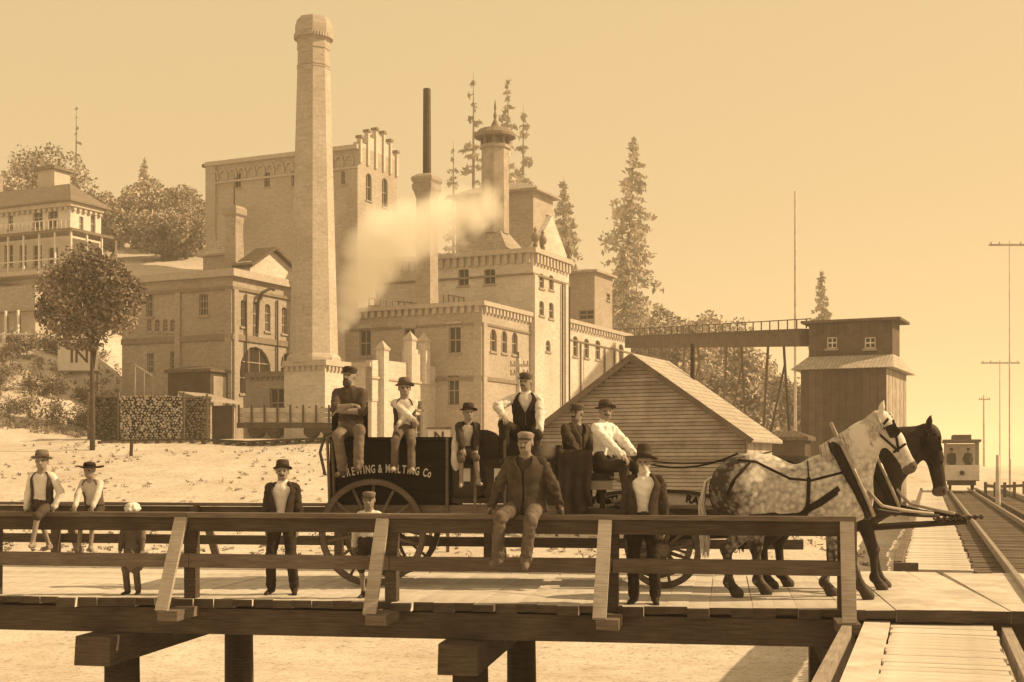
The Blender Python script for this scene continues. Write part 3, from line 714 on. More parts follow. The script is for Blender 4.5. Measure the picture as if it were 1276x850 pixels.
# ---- engine house on the left, with arched doors
E = Block(None, 290, 88.0, 336, 152, 367, Z0, 'engine_house', 'two storey brick engine house with big arched doorway and roof chimney, behind the woodpile', 'building')
E.walls(BRKD, [(248, 366, 259, 393, .2), (182, 366, 191, 395, .6), (183, 398, 189, 413, 1), (193, 398, 199, 413, 1), (203, 398, 209, 413, 1), (212, 398, 218, 413, 1), (183, 440, 192, 465), (212, 438, 222, 462)],
        [(300, 374, 306, 407, .6), (315, 376, 322, 420, .6), (330, 379, 337, 413, .6), (351, 383, 358, 416, .6), (299, 432, 338, 492, 1), (350, 440, 366.4, 494, 1)], bars=(2, 2))
E.band('cornice', TRIM, E.H - 0.45, E.H + 0.05, 0.35)
E.band('string_course', TRIMD, E.H - 1.3, E.H - 1.1, 0.14)
zc = E.uz('L', 280, 420)[1]; E.band('string_course', TRIMD, zc - .2, zc + .2, 0.12)
E.pil('L', 0, .55, 0, E.H - 1.3, .15, BRKD); E.pil('L', E.uz('L', 222, 400)[0] - .25, E.uz('L', 222, 400)[0] + .2, 0, E.H - 1.3, .14, BRKD); E.pil('R', 0, .45, 0, E.H - 1.3, .15, BRKD)
E.panel('R', [(311, 339), (366, 352), (366, 336), (338, 312), (312, 326)], 1.2, BRK2, 'dormer', o=0.02)
for p0, p1 in (((308, 331), (338, 309.5)), ((338, 309.5), (369, 339))):
    a_, b_ = E.uz('R', *p0), E.uz('R', *p1)
    MB().beam(E.pt('R', a_[0], a_[1], -.4), E.pt('R', b_[0], b_[1], -.4), 1.7, 0.18).build('dormer_roof', ROOFD, E.root)
for px in (344, 305):
    u_ = E.uz('R', px, 400)[0]; MB().tube([E.pt('R', u_, .2, .12), E.pt('R', u_, E.H - 1.5, .12)], .07, 6).build('downpipe', IRON, E.root)
pts = [E.pt('R', *E.uz('R', 318, 415), .15), E.pt('R', *E.uz('R', 318, 376), .25), E.pt('R', *E.uz('R', 320, 365), .45), E.pt('R', *E.uz('R', 327, 360), .7), E.pt('R', *E.uz('R', 331, 362), .7)]
MB().tube(pts, .11, 6).build('exhaust_pipe', IRON, E.root)
ed = 90.0; er = E.root['_c']
def eloc(p): dv = Vector((p.x - er[0], p.y - er[1])); return Vector((dv.dot(tA), dv.dot(tB), p.z - er[2]))
p = eloc(at(292, 336, 91)); z_ = lambda y_: eloc(at(292, y_, 91)).z
MB().lathe([(.72, E.H - .4), (.60, z_(290)), (.60, z_(280)), (.66, z_(276)), (.66, z_(271)), (.86, z_(268)), (.86, z_(261)), (.7, z_(258)), (.4, z_(258))], 4, Matrix.Translation((p.x, p.y, 0)), ph=math.pi / 4).build('roof_chimney', BRKD, E.root)
MB().tube([(p.x, p.y, z_(258.5)), (p.x, p.y, z_(232))], .05, 6).build('vent_pipe', IRON, E.root)
cu_ = Block(E.root, 283, 95.5, 318, 253, 292, Z0 + E.H - .4); cu_.walls(BRKD, roof=0, name='cupola_wall'); cu_.hip(ROOFL, 1.0, .3, name='cupola_roof')

# ---- great brick chimney on its pedestal
K = Block(None, 405, 80.0, 449, 354, 434, Z0, 'brick_chimney', 'tall octagonal brick chimney on a square pedestal', 'chimney')
K.walls(BRK2, name='pedestal', roof=0)
K.band('pedestal_cornice', TRIM, K.H - .3, K.H + .04, .22, dent=.4, dh=.3)
ctr = K.C + tA * (K.La / 2) + tB * (K.Lb / 2)
cpx = Vector(((391 - HX) / F * ctr.y, ctr.y)) - K.C; kx, ky = cpx.dot(tA), cpx.dot(tB); kd = ctr.y
kz = lambda y_: CH + (HY - y_) / F * kd - Z0
kr = lambda px: px * kd / F / 0.98
KM = Matrix.Translation((kx, ky, 0)); PH = -0.25
MB().lathe([(kr(33), K.H - .05), (kr(33), K.H + .25), (kr(29.5), K.H + .5), (kr(20), kz(88))], 8, KM, ph=PH).build('shaft', mat('brick', 0.48, 0.9, 0.18, 5.0, 0.25), K.root)
MB().lathe([(kr(20), kz(88) + .002), (kr(20.6), kz(87)), (kr(20.6), kz(85)), (kr(19.6), kz(84.5)), (kr(20.6), kz(84)), (kr(20.6), kz(82)), (kr(19.6), kz(81)), (kr(19.4), kz(64)), (kr(20.4), kz(63)), (kr(20), kz(53)), (kr(21.5), kz(50)), (kr(22.6), kz(42)), (kr(22.6), kz(34)), (kr(20.5), kz(26)), (kr(19), kz(24)), (kr(14), kz(24))], 8, KM, ph=PH).build('crown', BRK, K.root)
b = MB()
for i in range(40):
    t_ = 2 * math.pi * i / 40; r_ = kr(21.7); b.box(kx + r_ * math.cos(t_) - .09, kx + r_ * math.cos(t_) + .09, ky + r_ * math.sin(t_) - .09, ky + r_ * math.sin(t_) + .09, kz(50), kz(45))
b.build('corbels', BRK, K.root)

# ---- stepped-gable boiler house in front of the brewery
S = Block(None, 463, 84.0, 452, 420, 555.5, Z0, 'boiler_house', 'small pale brick building with stepped gable and pointed pinnacles, before the brewery', 'building')
S.walls(BRK2, [], [(520, 495, 526, 510), (516, 517, 527, 560)], roof=.4)
S.band('cornice', TRIM, S.H - .25, S.H + .04, .2, 'L')
S.panel('R', [(463, 500), (463, 449), (478, 449), (508, 452.5), (508, 434), (528, 437), (528, 455), (549, 458), (549, 500)], .5, BRK2, 'gable', o=0.06)
S.band('string_course', TRIM, S.H - 1.0, S.H - .85, .16, 'R')
for px, y0, y1 in ((475, 470, 437), (509.5, 477, 425), (527, 479, 427), (549, 486, 446)):
    u_, zb = S.uz('R', px, y0); zt = S.uz('R', px, y1)[1]; O = S.o
    MB().box(O.x + u_ - .30, O.x + u_ + .30, O.y - .40, O.y + .22, zb if px in (509.5, 527) else 0.0, zt).build('pinnacle', BRK2, S.root)
    MB().lathe([(.52, zt + .002), (.55, zt + .12), (.02, zt + .65)], 4, Matrix.Translation((O.x + u_, O.y - .09, 0)), ph=math.pi / 4).build('pinnacle_cap', TRIM, S.root)
# low annex left of the pedestal
X_ = Block(None, 357, 83.5, 463, 306, 374, Z0, 'brick_annex', 'low flat roofed brick annex with a dark doorway beside the great chimney', 'building')
X_.walls(BRKD, [(336, 484, 354, 520)], [], roof=.3)
X_.band('cornice', TRIMD, X_.H - .3, X_.H + .03, .15, dent=.4, dh=.2)

# ---- dark shed and small porch by the engine house
D1 = Block(None, 262, 79.0, 463, 209, 284, 2.0, 'tool_shed', 'dark plank shed with a pale door, leaning roof, beside the engine house', 'shed')
D1.walls(mat('wood', .10, .9, .3, 2., .3), roof=0); D1.hip(ROOFD, .25, .15)
D1.pil('R', .25, D1.La - .25, 0.05, D1.H - .25, .05, WL, 'door')  # pale boards hold the sunlight of the right face in their colour
P_ = thing('lean_to', 'low open porch roof on posts at the foot of the engine house', 'porch', at(262, 540, 76), BA)
pz = at(262, 540, 76).z
for x_, y_ in ((0, 0), (0, 1.7), (2.2, 0), (2.2, 1.7), (0, .85)): MB().beam((x_, y_, -.6), (x_, y_, 1.75), .12, .12).build('post', WL, P_)
MB().add([(-.3, -.3, 1.76), (2.5, -.3, 1.76), (2.5, 2.1, 1.95), (-.3, 2.1, 1.95), (-.3, -.3, 1.88), (2.5, -.3, 1.88), (2.5, 2.1, 2.45), (-.3, 2.1, 2.45)], [(0, 3, 2, 1), (4, 5, 6, 7), (0, 1, 5, 4), (1, 2, 6, 5), (2, 3, 7, 6), (3, 0, 4, 7)]).build('roof', ROOFL, P_)
MB().box(2.3, 2.4, 0, 1.6, -.5, 1.7).build('back_wall', mat('wood', .10, .9, .3, 2., .3), P_)

# ---- clapboard barn
BC = Vector(((929 - HX) / F * 44, 44.0)); bz = -1.2
Bn = Block(None, 929, 44.0, 540, 662, 961, bz, 'clapboard_barn', 'gabled clapboard barn with pale shingle roof behind the driver', 'barn')
eav = Bn.uz('L', 929, 541)[1]; um, pk_ = Bn.uz('L', 789.5, 447); um = Bn.Lb / 2; root = Bn.root
b = MB(); Ld, Aw = Bn.Lb, Bn.La
b.prism([(0.03, 0, 0), (0.03, Ld, 0), (0.03, Ld, eav), (0.03, um, pk_), (0.03, 0, eav)], (Aw - .06, 0, 0)); b.build('wall', WD, root)  # dark backing seen through board gaps stands in for clapboard shadow lines
CLM = mat('wood', 0.42, 0.9, 0.30, 4.0, 0.35); nb = int(pk_ / .128)
for i in range(nb):
    z0_ = i * .128; z1_ = z0_ + .108
    def span(z):
        if z <= eav: return 0.0, Ld
        f_ = (z - eav) / (pk_ - eav); return um * f_, Ld - (Ld - um) * f_
    a0, a1 = span(z0_ + .06)
    if a1 - a0 < .15: break
    MB().add([(-.04, a0, z0_), (-.04, a1, z0_), (.028, a1, z0_), (.028, a0, z0_), (.0, a0, z1_), (.0, a1, z1_), (.028, a1, z1_), (.028, a0, z1_)], [(0, 3, 2, 1), (4, 5, 6, 7), (0, 1, 5, 4), (2, 3, 7, 6), (0, 4, 7, 3), (1, 2, 6, 5)]).build('clapboard', CLM, root)
nbs = int(Aw / .28)
for i in range(nbs):
    MB().box(.03 + i * .28 + .006, .03 + i * .28 + .274, -.035, -.002, .02, eav - .02).build('side_board', mat('wood', .52, .9, .2, 4., .3), root)
MB().box(-.05, .03, -.06, -.036, 0, eav).build('corner_board', WL, root)
for a0, za, a1, zb in ((-.32, eav - .28, um, pk_ + .03), (um, pk_ + .03, Ld + .32, eav - .28)):
    MB().add([(-.35, a0, za), (Aw + .35, a0, za), (Aw + .35, a1, zb), (-.35, a1, zb), (-.35, a0, za + .12), (Aw + .35, a0, za + .12), (Aw + .35, a1, zb + .14), (-.35, a1, zb + .14)],
             [(0, 1, 2, 3), (4, 7, 6, 5), (0, 4, 5, 1), (1, 5, 6, 2), (2, 6, 7, 3), (3, 7, 4, 0)]).build('roof_slope', mat('shingle', .46, .9, .2, 3., .4), root)
    MB().beam((-.37, a0, za + .02), (-.37, a1, zb + .02), .05, .2, (1, 0, 0) if False else (0, 0, 1)).build('barge_board', WM, root)
MB().tube([(3.5, um * .75, pk_ - .6), (3.5, um * .75, pk_ + .75)], .09, 8).build('stove_pipe', IRON, root)
# low shed between barn and elevator
D2 = Block(None, 1003, 62.0, 549, 948, 1010, -1.5, 'low_shed', 'low dark shed between the barn and the elevator', 'shed')
D2.walls(mat('wood', .12, .9, .3, 2., .3), roof=0); D2.hip(ROOFD, .3, .2)

# ---- wooden elevator with conveyor gallery
EL = Block(None, 1104, 75.0, 458, 998, 1129, -1.6, 'grain_elevator', 'dark wooden elevator tower with a narrower pale roofed upper storey', 'elevator')
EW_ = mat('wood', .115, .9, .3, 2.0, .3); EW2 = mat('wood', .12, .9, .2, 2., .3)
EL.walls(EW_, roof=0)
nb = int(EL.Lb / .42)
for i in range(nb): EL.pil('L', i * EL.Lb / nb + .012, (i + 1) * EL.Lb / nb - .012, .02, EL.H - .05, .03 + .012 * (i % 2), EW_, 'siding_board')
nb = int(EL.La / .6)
for i in range(nb): EL.pil('R', i * EL.La / nb + .015, (i + 1) * EL.La / nb - .015, .02, EL.H - .05, .03 + .012 * (i % 2), mat('wood', .4, .9, .2, 2., .3), 'siding_board')  # right face paler than the left: sunlight painted into the boards
U = Block(EL.root, 1112, 76.2, 399, 1008, 1121, EL.z0 + EL.H + .3)
U.walls(EW2, [(1030, 420, 1043, 434), (1077, 420, 1091, 434)], [], roof=0, frame=mat('plain', .75, .7, .1, 4., .0))
nb = int(U.Lb / .42)
for i in range(nb):
    for h0, h1 in ((.02, U.hL[0][2] - .15), (U.hL[0][3] + .12, U.H - .03)): U.pil('L', i * U.Lb / nb + .01, (i + 1) * U.Lb / nb - .01, h0, h1, .03 + .012 * (i % 2), EW2, 'siding_board')
O = EL.o; z_ = EL.H; ub = U.o
MB().add([O + Vector(c) for c in ((-.5, -.5, z_), (EL.La + .5, -.5, z_), (EL.La + .5, EL.Lb + .5, z_), (-.5, EL.Lb + .5, z_))] + [Vector((ub.x - .04, ub.y - .04, z_ + .85)), Vector((ub.x + U.La + .04, ub.y - .04, z_ + .85)), Vector((ub.x + U.La + .04, ub.y + U.Lb + .04, z_ + .85)), Vector((ub.x - .04, ub.y + U.Lb + .04, z_ + .85))],
         [(3, 2, 1, 0), (0, 1, 5, 4), (1, 2, 6, 5), (2, 3, 7, 6), (3, 0, 4, 7), (4, 5, 6, 7)]).build('skirt_roof', mat('shingle', .5, .9, .2, 3., .3), EL.root)
MB().box(ub.x - .4, ub.x + U.La + .6, ub.y - .5, ub.y + U.Lb + .4, ub.z + U.H, ub.z + U.H + .15).build('roof', ROOFD, EL.root)
p0 = at(787, 427, 113.5); p1 = at(1009, 421.5, 79.0)
G_ = thing('conveyor_gallery', 'long wooden conveyor gallery on trestles linking brewery and elevator', 'conveyor', (p0.x, p0.y, 0))
dd = p1 - p0; L0 = Vector((0, 0, p0.z))
MB().beam(L0, L0 + dd, 1.2, .95).build('gallery', mat('wood', .13, .9, .3, 2., .3), G_)
MB().beam(L0 + Vector((0, 0, .52)), L0 + dd + Vector((0, 0, .52)), 1.4, .08).build('gallery_roof', WM, G_)
for i in range(26):
    t = L0 + dd * (i + .5) / 26; MB().beam(t + Vector((0, -.4, .56)), t + Vector((0, -.4, 1.1)), .07, .07).build('rail_post', WM, G_)
MB().beam(L0 + Vector((0, -.4, 1.12)), L0 + dd + Vector((0, -.4, 1.12)), .06, .06).build('handrail', WM, G_)
for f_ in (.18, .42, .66, .86):
    t = L0 + dd * f_; gx, gy = p0.x + t.x, p0.y + t.y; gz = ground(gx, gy) - .2
    for sx_ in (-.5, .5):
        MB().beam((t.x + sx_, t.y, t.z - .48), (t.x + sx_ * 2.2, t.y, gz), .14, .14, (0, 1, 0)).build('trestle_leg', WM, G_)
    MB().beam((t.x - .9, t.y + .12, gz + 2), (t.x + .6, t.y + .12, t.z - 1.5), .1, .2, (0, 1, 0)).build('trestle_brace', WM, G_)
# ------------------------------------------------------------------ houses on the hill
WHT = mat('plain', 0.62, .85, .12, 2., .08); WHD = mat('plain', .45, .85, .15, 2., .1)
ROOFM = mat('shingle', .22, .9, .2, 3., .3)
HH = Block(None, 88, 128.0, 252, -60, 126, at(88, 352, 128).z - 1.5, 'hill_house', 'large white house with pillared veranda on the hilltop', 'house')
HH.walls(WHT, [(10, 262, 16, 286), (41, 258, 53, 284), (60, 260, 72, 284), (5, 305, 16, 332), (24, 305, 33, 332), (41, 305, 52, 332), (60, 308, 72, 334)], [(99, 270, 104, 288), (113, 268, 119, 290), (100, 306, 106, 330)], roof=0, frame=WHD)
HH.band('cornice', WHD, HH.H - .4, HH.H + .02, .4, dent=.7, dh=.35)
HH.hip(ROOFM, 2.2, .7)
zv = HH.uz('L', 40, 296)[1]; zf = HH.uz('L', 40, 343)[1]
b = MB(); b.box(-2.6, -.41, -2.6, HH.Lb + .5, zv - .25, zv).box(-.409, HH.La, -2.6, -.41, zv - .25, zv - .001); b.build('veranda_roof', ROOFM, HH.root)
b = MB(); b.box(-2.5, -.003, -2.5, HH.Lb, zf - .4, zf).box(.0, HH.La, -2.5, -.003, zf - .4, zf - .001); b.build('veranda_floor', WHD, HH.root)
y_ = -2.3
while y_ < HH.Lb: MB().box(-2.42, -2.26, y_ - .08, y_ + .08, zf, zv - .25).build('veranda_post', WHT, HH.root); y_ += 2.0
x_ = -.3
while x_ < HH.La: MB().box(x_ - .08, x_ + .08, -2.42, -2.26, zf, zv - .25).build('veranda_post', WHT, HH.root); x_ += 2.0
MB().box(-2.4, -2.3, -2.2, HH.Lb, zf + .9, zf + 1.0).build('veranda_rail', WHT, HH.root)
MB().box(-2.38, -2.32, -2.2, HH.Lb, zv + .9, zv + 1.0).build('balcony_rail', WHT, HH.root)
y_ = -2.2
while y_ < HH.Lb: MB().box(-2.37, -2.33, y_ - .03, y_ + .03, zv, zv + .9).build('baluster', WHT, HH.root); y_ += .55
MB().box(4, 6.2, 6, 8.2, HH.H + 1.0, HH.H + 4.6).build('roof_tower', WHD, HH.root); MB().box(3.7, 6.5, 5.7, 8.5, HH.H + 4.6, HH.H + 4.9).build('tower_roof', ROOFM, HH.root)
MB().box(2, 3, 12, 13, HH.H + 1.0, HH.H + 4.2).build('house_chimney', BRKD, HH.root)
# lower porch house
PH_ = Block(None, 44, 104.0, 388, -60, 52, at(44, 421, 104).z - 2.0, 'porch_house', 'low pale house with arched porch on the bank below the hilltop house', 'house')
PH_.walls(WHD, [(6, 394, 11, 419), (20, 394, 26, 419)], [], roof=0)
PH_.hip(ROOFL, 2.0, 1.0)
u_ = .4
while u_ < 8:
    MB().box(-1.45, -1.3, u_ - .07, u_ + .07, 0, PH_.H - .02).build('porch_post', WHT, PH_.root); u_ += 1.3
MB().box(-1.6, -.01, -.2, 8.2, 1.6, 1.75).build('porch_floor', WM, PH_.root)
MB().box(2, 2.6, 1.2, 1.8, PH_.H, PH_.H + 3.2).build('house_chimney', BRKD, PH_.root)

# ------------------------------------------------------------------ trees
BARK = mat('wood', .10, .95, .3, 4., .5)
def tree(name, label, base, H, R, seed, group=None, trunk_r=.12, crown_z=.62, nleaf=6000, leaf=.22, base_v=.09, flat=1.0, cat='tree', trunk_top=.6, nc=26, zmin=.18):
    g = random.Random(seed); t = thing(name, label, cat, base, 0, group)
    tk_ = MB(); top = Vector((g.uniform(-.2, .2), g.uniform(-.2, .2), H * trunk_top))
    tk_.tube([(0, 0, -.5), (.02, .0, H * .2), top * .7, top], [trunk_r * 1.15, trunk_r, trunk_r * .8, trunk_r * .5], 8)
    cc = Vector((0, 0, H * crown_z)); cl = []
    for i in range(nc):
        v = Vector((g.gauss(0, 1), g.gauss(0, 1), g.gauss(0, 1))).normalized() * (g.random() ** .45)
        p = cc + Vector((v.x * R * .8, v.y * R * .8, v.z * (H * (1 - crown_z)) * .82 * flat)); cl.append((p, g.uniform(.22, .45) * R, g.uniform(.55, 1.45)))
        if i < 10: tk_.tube([top * g.uniform(.55, .95), (top + p) * .5 + Vector((0, 0, .1)), p], [trunk_r * .4, trunk_r * .25, trunk_r * .1], 5)
    tk_.build('trunk', BARK, t, smooth=True)
    gg = np.random.default_rng(seed); ws = np.array([c[1] ** 2 for c in cl]); ws /= ws.sum()
    pick = gg.choice(nc, nleaf, p=ws); C_ = np.array([c[0][:] for c in cl])[pick]; r_ = np.array([c[1] for c in cl])[pick]
    d = gg.normal(size=(nleaf, 3)); d /= np.linalg.norm(d, axis=1)[:, None]; rad = r_ * gg.uniform(.25, 1.1, nleaf) ** .5
    P = C_ + d * rad[:, None]; P[:, 2] = np.maximum(P[:, 2], H * zmin + gg.uniform(0, .25, nleaf))
    leaf_cloud('crown', P, np.full(nleaf, leaf), t, np.array([c[2] for c in cl])[pick] * gg.uniform(.6, 1.5, nleaf), base_v, seed)
    return t
def conifer(label, base, H, R, seed, group, dens=1.0, lean=0.0, bare=.25, nl=7500, bv=.30):  # bv: pale needles, fading into haze painted into the colour
    g = random.Random(seed); t = thing('fir_tree', label, 'tree', base, 0, group)
    tk_ = MB(); ax_ = lambda f_: Vector((lean * H * f_, 0, H * f_))
    tk_.tube([ax_(-.03), ax_(.3), ax_(.7), ax_(1.0)], [.022 * H * .55, .016 * H * .55, .008 * H * .55, .02], 7)
    pts = []; ton = []
    f_ = bare
    while f_ < .985:
        n = max(3, int(7 * dens)); L_ = R * (1 - f_) ** .75 * 1.15
        for _ in range(n):
            if g.random() > .85 * min(1, dens) + .1: continue
            a_ = g.uniform(0, 6.283); l = L_ * g.uniform(.35, 1.15); p0 = ax_(f_ + g.uniform(-.012, .012)); dr = g.uniform(.12, .42)
            p1 = p0 + Vector((math.cos(a_) * l, math.sin(a_) * l, -l * dr)); mid = (p0 + p1) / 2 + Vector((0, 0, l * .10))
            tk_.tube([p0, mid, p1], [.012 * H * .2 + .02, .03, .012], 4, cap=False)
            tone = g.uniform(.6, 1.4); k = max(3, int(nl * l / (R * 190)))
            for i in range(k):
                s_ = g.uniform(.25, 1.05); q = p0.lerp(mid, s_ * 2) if s_ < .5 else mid.lerp(p1, s_ * 2 - 1)
                pts.append(q + Vector((g.gauss(0, .10 * l), g.gauss(0, .10 * l), g.gauss(-.05 * l, .05 * l)))); ton.append(tone * g.uniform(.7, 1.3))
        f_ += .022 / max(.5, dens) * g.uniform(.7, 1.5)
    tk_.build('trunk', BARK, t, smooth=True)
    leaf_cloud('crown', [p[:] for p in pts], np.full(len(pts), H * .022 + .3), t, ton, bv, seed, aspect=.42, droop=.5)
    return t
# street tree by the woodpile
tp = at(115, 549, 68.0); tp.z = ground(tp.x, tp.y)
st = tree('street_tree', 'round leafy street tree with slender pale trunk beside the woodpile', tp, (549 - 300) * 68 / F, 2.85, 11, None, .13, .75, 22000, .25, .18, 1.0, trunk_top=.62, nc=70, zmin=.5)
# deciduous trees on the left hillside
def gz(px, d): x = (px - HX) / F * d; return Vector((x, d, ground(x, d) - .2))
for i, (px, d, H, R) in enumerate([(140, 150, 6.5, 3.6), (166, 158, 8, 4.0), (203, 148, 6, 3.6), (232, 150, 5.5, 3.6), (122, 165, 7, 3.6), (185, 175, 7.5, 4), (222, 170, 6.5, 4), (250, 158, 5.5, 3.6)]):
    tree('hillside_tree', 'hazy leafy tree on the slope between the hilltop house and the stock house', gz(px, d), H, R, 100 + i, 'leafy trees on the left hillside', .22, .55, 6500, .46, .26)  # leaf colour raised so part of the haze fade is painted in
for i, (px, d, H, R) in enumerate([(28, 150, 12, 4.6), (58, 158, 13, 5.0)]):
    tree('hillside_tree', 'pale hazy tree rising behind the hilltop house roof', gz(px, d), H, R, 140 + i, 'trees behind the hilltop house', .22, .6, 5000, .46, .3)  # paler leaves hold some of the distance haze in their colour
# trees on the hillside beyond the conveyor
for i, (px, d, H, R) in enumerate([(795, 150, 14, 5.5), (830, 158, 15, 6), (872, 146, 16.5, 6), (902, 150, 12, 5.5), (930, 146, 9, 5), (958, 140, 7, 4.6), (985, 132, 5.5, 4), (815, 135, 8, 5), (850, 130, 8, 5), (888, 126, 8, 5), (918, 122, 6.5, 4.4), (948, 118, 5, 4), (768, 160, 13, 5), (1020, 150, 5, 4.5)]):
    tree('hillside_tree', 'hazy leafy tree on the slope beyond the conveyor gallery', gz(px, d), H, R, 200 + i, 'leafy trees beyond the conveyor', .24, .46, 8000, .55, .28, 1.15)  # pale leaf colour carries haze fade that the thin even haze lacks
for lb, grp, lst in (('tall thin fir standing between the roof smokestack and the ventilator', None, [(590, 90, 290, 6.5, .6, 0)]), ('tall ragged fir whose top shows behind the ventilator cap', None, [(633, 96, 280, 8.2, .75, 0)]),
                     ('shorter thin fir close beside the roof smokestack', None, [(565, 175, 290, 5.4, .6, 0)]), ('drooping fir over the hip roof beside the ventilator', None, [(652, 130, 300, 8.0, .8, 0)]),
                     ('feathery fir right of the hip roofed block', None, [(702, 220, 250, 6.0, 1.3, 0)]),
                     ('tall leaning fir with bare drooping tip beyond the brewery wing', None, [(772, 168, 240, 8.4, 1.1, .055)]),
                     ('dense dark fir below the leaning fir', None, [(778, 300, 200, 6, 1.4, 0)]),
                     ('slim spire-like fir above the left hillside trees', None, [(180, 195, 260, 3.6, 1.1, 0)]),
                     ('bare thin snag above the hilltop house', None, [(95, 130, 270, 2.2, .4, 0)]),
                     ('faint squat fir behind the elevator roof', None, [(1024, 335, 230, 4.5, 1.1, 0)])):
    for i, (px, ty, d, R, dn, ln) in enumerate(lst):
        p = gz(px, d); H = at(px, ty, d).z - p.z
        conifer(lb, p, H, R, int(px), grp, dn, ln, .22 if ty < 200 else .12)
# shrubs on the bank, left
k = 0
for i in range(17):
    px = rnd.uniform(-5, 120); d = rnd.uniform(80, 97); x = (px - HX) / F * d
    p = Vector((x, d, ground(x, d) - .1))
    tree('shrub', 'low brushy shrub on the grassy bank below the porch house', p, rnd.uniform(.9, 2.0), rnd.uniform(.8, 1.6), 300 + i, 'shrubs on the left bank', .04, .5, 520, .17, .11 + .05 * (i % 3), .9, 'shrub', .5)
for i, (px, d) in enumerate(((1262, 62), (1275, 58), (1268, 70), (1290, 64))):
    x = (px - HX) / F * d; tree('shrub', 'dark low shrub beyond the edge timber of the streetcar trestle', (x, d, ground(x, d) - .1), 1.3, 1.0, 340 + i, 'shrubs by the streetcar line', .04, .5, 700, .16, .07, .9, 'shrub', .5)
# dry grass on the bank and weeds across the dirt field
gg = np.random.default_rng(5)
def tufts(name, label, cat, pts, n, size, base, seed):
    P = []; T = []
    for p, h in pts:
        for _ in range(n):
            P.append((p[0] + gg.normal() * h * .45, p[1] + gg.normal() * h * .45, p[2] + abs(gg.normal()) * h * .45)); T.append(gg.uniform(.5, 1.5))
    o = leaf_cloud(name, P, np.full(len(P), size), None, T, base, seed, aspect=.22)
    tag(o, label, cat, kind='stuff')
lst = []
for i in range(900):
    px = gg.uniform(-20, 245); d = gg.uniform(78, 100); x = (px - HX) / F * d
    lst.append(((x, d, ground(x, d)), gg.uniform(.2, .5)))
tufts('bank_grass', 'dry pale grass covering the left bank', 'grass', lst, 16, .40, .26, 41)
lst = []
for i in range(1100):
    d = gg.uniform(38, 76); px = gg.uniform(-30, 700); x = (px - HX) / F * d
    if noise.noise((x * .16, d * .16, 9)) < -.02: continue
    lst.append(((x, d, ground(x, d)), gg.uniform(.03, .13) * (.6 + d / 60)))
for i in range(230):
    d = gg.uniform(33, 46); px = gg.uniform(-40, 1080); x = (px - HX) / F * d; lst.append(((x, d, ground(x, d)), gg.uniform(.08, .24)))
tufts('field_weeds', 'scattered dark weeds over the bare dirt field', 'weeds', lst, 12, .15, .10, 42)
# rubble strewn behind the bridge
b = MB()
for i in range(520):
    d = rnd.uniform(33, 56); px = rnd.uniform(-30, 1080); x = (px - HX) / F * d; r = rnd.uniform(.04, .20); z = ground(x, d)
    vs_ = [Vector((rnd.gauss(0, 1), rnd.gauss(0, 1), rnd.gauss(0, .7))).normalized() * r * rnd.uniform(.7, 1.2) for _ in range(8)]
    pr = [(-1, -1, -.6), (1, -1, -.6), (1, 1, -.6), (-1, 1, -.6), (-1, -1, .6), (1, -1, .6), (1, 1, .6), (-1, 1, .6)]
    b.add([Vector((x, d, z)) + Vector(q) * r * .6 + v * .35 for q, v in zip(pr, vs_)], [(0, 3, 2, 1), (4, 5, 6, 7), (0, 1, 5, 4), (1, 2, 6, 5), (2, 3, 7, 6), (3, 0, 4, 7)])
tag(b.build('rubble', mat('plain', .42, .95, .3, 8., .3)), 'loose stones and debris strewn over the dirt behind the bridge', 'rubble', kind='stuff')

# ------------------------------------------------------------------ woodpile
def woodpile(label, px0, px1, y0, y1, d, v, seed, ends=True):
    a_, b_ = at(px0, y1, d), at(px1, y1, d); zb = ground((a_.x + b_.x) / 2, d) - .1; h = at(0, y0, d).z - zb
    t = thing('woodpile', label, 'woodpile', (a_.x, d, zb)); w = b_.x - a_.x
    m_ = MB(); r = .085; g = random.Random(seed)
    nr = int(h / (r * 1.75)); nc = int(w / (r * 2.05))
    for j in range(nr):
        for i in range(nc):
            cx = (i + .5 + (j % 2) * .5) * r * 2.05 + g.uniform(-.045, .045); cz = r + j * r * 1.75 + g.uniform(-.04, .04); rr = r * g.uniform(.5, 1.3); n = g.choice((3, 4, 4, 5, 6)); ph = g.uniform(0, 6)
            y0_ = g.uniform(-.12, .06)
            pl = [(cx + rr * g.uniform(.8, 1.1) * math.cos(ph + 6.283 * q / n), y0_, cz + rr * g.uniform(.8, 1.1) * math.sin(ph + 6.283 * q / n)) for q in range(n)]
            k_ = len(m_.f); m_.prism(pl, (0, 1.1, 0), 1); m_.mi[k_] = 0
    o = m_.build('logs', [mat('plain', v, .95, .45, 9., .2), mat('wood', .08, .95, .3, 4., .3)], t); tag(o, kind='stuff')
    for x_ in (-.06, w + .06): MB().beam((x_, -.05, 0), (x_, -.05, h + .1), .1, .1).build('stake', WM, t)
woodpile('stacked firewood with pale cut ends beside the street tree', 149, 228, 491, 538, 74.0, .5, 3)
woodpile('dark firewood stack at the left end of the pale firewood', 112, 147, 491, 533, 74.6, .10, 4)
woodpile('brownish firewood stack beside the lean-to', 229, 257, 493, 540, 74.2, .2, 5)
# dark pit cover and fence post near
o = thing('marker_post', 'short dark post standing in the dirt before the woodpile', 'post', gz(163, 66)); MB().beam((0, 0, 0), (.05, 0, .95), .14, .14).build('shaft', WD, o)
